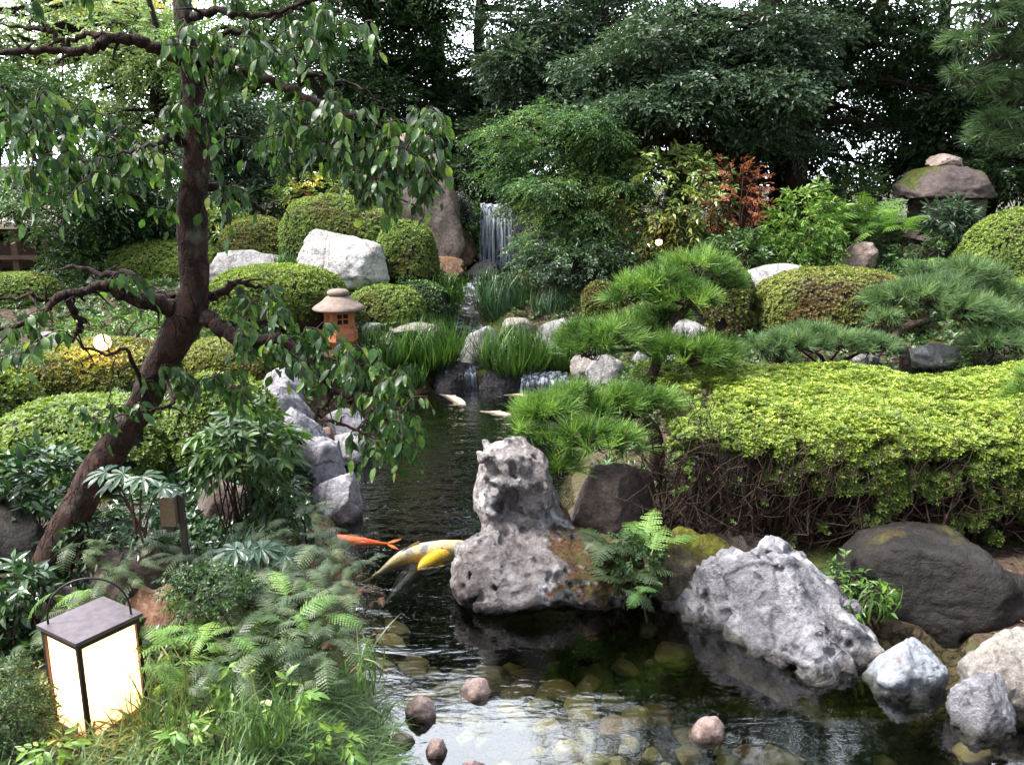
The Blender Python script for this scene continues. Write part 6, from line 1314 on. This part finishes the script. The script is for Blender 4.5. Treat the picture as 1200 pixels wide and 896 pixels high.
# loose low plants and fallen leaves that cover the soil
def litter():
    r = np.random.default_rng(8); N = 15000; p = np.stack([r.uniform(-5, 5.5, N), r.uniform(2.2, 12, N), np.zeros(N)], 1); d = sdf_poly(p[:, :2], POND); p = p[d > .12]; p[:, 2] = ground(p[:, 0], p[:, 1]) + .006; k = len(p)
    mb = MB(); tv, tf = leaf_small(.5, .15); D = unit(rdir(k, r) * [1, 1, .25]); scatter(mb, tv, tf, p, frames(D, unit(np.array([0, 0, 1.]) + r.normal(0, .3, (k, 3)))), r.uniform(.02, .05, k), np.clip(r.normal(.4, .3, k), 0, 1))
    tag(mb.build('fallen_leaves', L['dead'], smooth_=False), 'brown fallen leaves scattered over the soil', 'leaves', kind='stuff')
    N = 34000; p = np.stack([r.uniform(-7, 7, N), r.uniform(5.5, 15.5, N), np.zeros(N)], 1); d = sdf_poly(p[:, :2], POND); ds, _ = dist_line(p[:, :2], STREAM); nz_ = fbm(p * .9 + 4, 3); p = p[(d > .15) & (ds > .4) & (nz_ > -.3)]; p[:, 2] = ground(p[:, 0], p[:, 1]); k = len(p)
    mb = MB(); tv, tf = rosette(6, .5, .45, 2); ax = unit(np.array([0, -.1, 1.]) + r.normal(0, .35, (k, 3))); p[:, 2] += r.uniform(0, .07, k); scatter(mb, tv, tf, p, frames(unit(np.cross(ax, rdir(k, r))), ax), r.uniform(.035, .075, k), np.clip(r.normal(.4, .25, k), 0, 1))
    tag(mb.build('ground_cover', L['deepshrub'], smooth_=False), 'low green ground cover between the mounds and rocks', 'ground cover', kind='stuff')
litter()
def shade_cover():  # dark plants added to darken soil that catches too much sun
    r = np.random.default_rng(18); N = 14000; p = np.stack([r.uniform(-4.2, -.55, N), r.uniform(3.3, 6.6, N), np.zeros(N)], 1); d = sdf_poly(p[:, :2], POND); nz_ = fbm(p * 1.3 + 14, 3)
    p = p[(d > .2) & (nz_ > -.2) & (np.hypot(p[:, 0] - LC[0], p[:, 1] - LC[1]) > .35)]; p[:, 2] = ground(p[:, 0], p[:, 1]); k = len(p); mb = MB(); tv, tf = rosette(6, .5, .45, 4); ax = unit(np.array([0, -.1, 1.]) + r.normal(0, .35, (k, 3))); p[:, 2] += r.uniform(0, .08, k)
    scatter(mb, tv, tf, p, frames(unit(np.cross(ax, rdir(k, r))), ax), r.uniform(.025, .055, k), np.clip(r.normal(.35, .25, k), 0, 1))
    tag(mb.build('ground_cover', L['glossy'], smooth_=False), 'dark green ground cover added to darken the soil under the plum tree and slender shrubs', 'ground cover', kind='stuff')
shade_cover()

# ================================================================== LIGHT, SKY, CAMERA
SUN_EL, SUN_AZ = math.radians(57), math.radians(262)      # azimuth clockwise from +Y: high on the left, a little beyond the garden
w = bpy.data.worlds.new('World'); SC.world = w; w.use_nodes = True; nt = w.node_tree; nt.nodes.clear(); n, l = nt.nodes, nt.links
sky = n.new('ShaderNodeTexSky'); sky.sky_type = 'NISHITA'; sky.sun_disc = False; sky.sun_elevation = SUN_EL; sky.sun_rotation = SUN_AZ; sky.air_density = 1.0; sky.dust_density = 4.0; sky.ozone_density = 1.0
hs = n.new('ShaderNodeHueSaturation'); hs.inputs['Saturation'].default_value = .6; l.new(sky.outputs[0], hs.inputs['Color'])
tcw = n.new('ShaderNodeTexCoord'); mpw = n.new('ShaderNodeMapping'); mpw.inputs['Scale'].default_value = (1, 1, 2.2); l.new(tcw.outputs['Generated'], mpw.inputs[0]); cl = noise_node(n, l, 2.2, 6, .55, .3, mpw.outputs[0])
spw = n.new('ShaderNodeSeparateXYZ'); l.new(tcw.outputs['Generated'], spw.inputs[0])
bank = mathn(n, l, 'MULTIPLY', maprange(n, l, spw.outputs[1], .25, .7), maprange(n, l, cl.outputs[0], .38, .50, .1, 1.))   # added bright cloud glow beyond the garden, for water reflection and white tree gaps
cc = mixc(n, l, hs.outputs[0], (26, 28, 31), bank)
bg = n.new('ShaderNodeBackground'); bg.inputs[1].default_value = .15; l.new(cc, bg.inputs[0]); o = n.new('ShaderNodeOutputWorld'); l.new(bg.outputs[0], o.inputs[0])
sl = bpy.data.lights.new('sun', 'SUN'); sl.energy = 4.2; sl.angle = math.radians(16); sl.color = (1, .97, .93); so = bpy.data.objects.new('sun', sl); COL.objects.link(so)
sd = Vector((math.sin(SUN_AZ) * math.cos(SUN_EL), math.cos(SUN_AZ) * math.cos(SUN_EL), math.sin(SUN_EL))); so.rotation_euler = sd.to_track_quat('Z', 'Y').to_euler()
cam = bpy.data.cameras.new('camera'); cam.sensor_width = 36; cam.lens = 30; cam.clip_end = 2000; cam.clip_start = .05; co = bpy.data.objects.new('camera', cam); COL.objects.link(co); co.location = (0, 0, H); co.rotation_euler = (pi / 2 - PITCH, 0, 0); SC.camera = co
SC.view_settings.view_transform = 'Standard'; SC.view_settings.look = 'None'; SC.view_settings.gamma = 1; SC.view_settings.exposure = EXPO = 1.15
c = SC.cycles; c.use_denoising = True; c.max_bounces = 6; c.diffuse_bounces = 2; c.glossy_bounces = 3; c.transmission_bounces = 4; c.transparent_max_bounces = 10; c.caustics_reflective = False; c.caustics_refractive = False; c.sample_clamp_indirect = 6
try: c.denoiser = 'OPENIMAGEDENOISE'
except Exception: pass
nf = sum(len(m.polygons) for m in bpy.data.meshes); print('FACES', nf, 'TIME', round(time.time() - T0, 1))
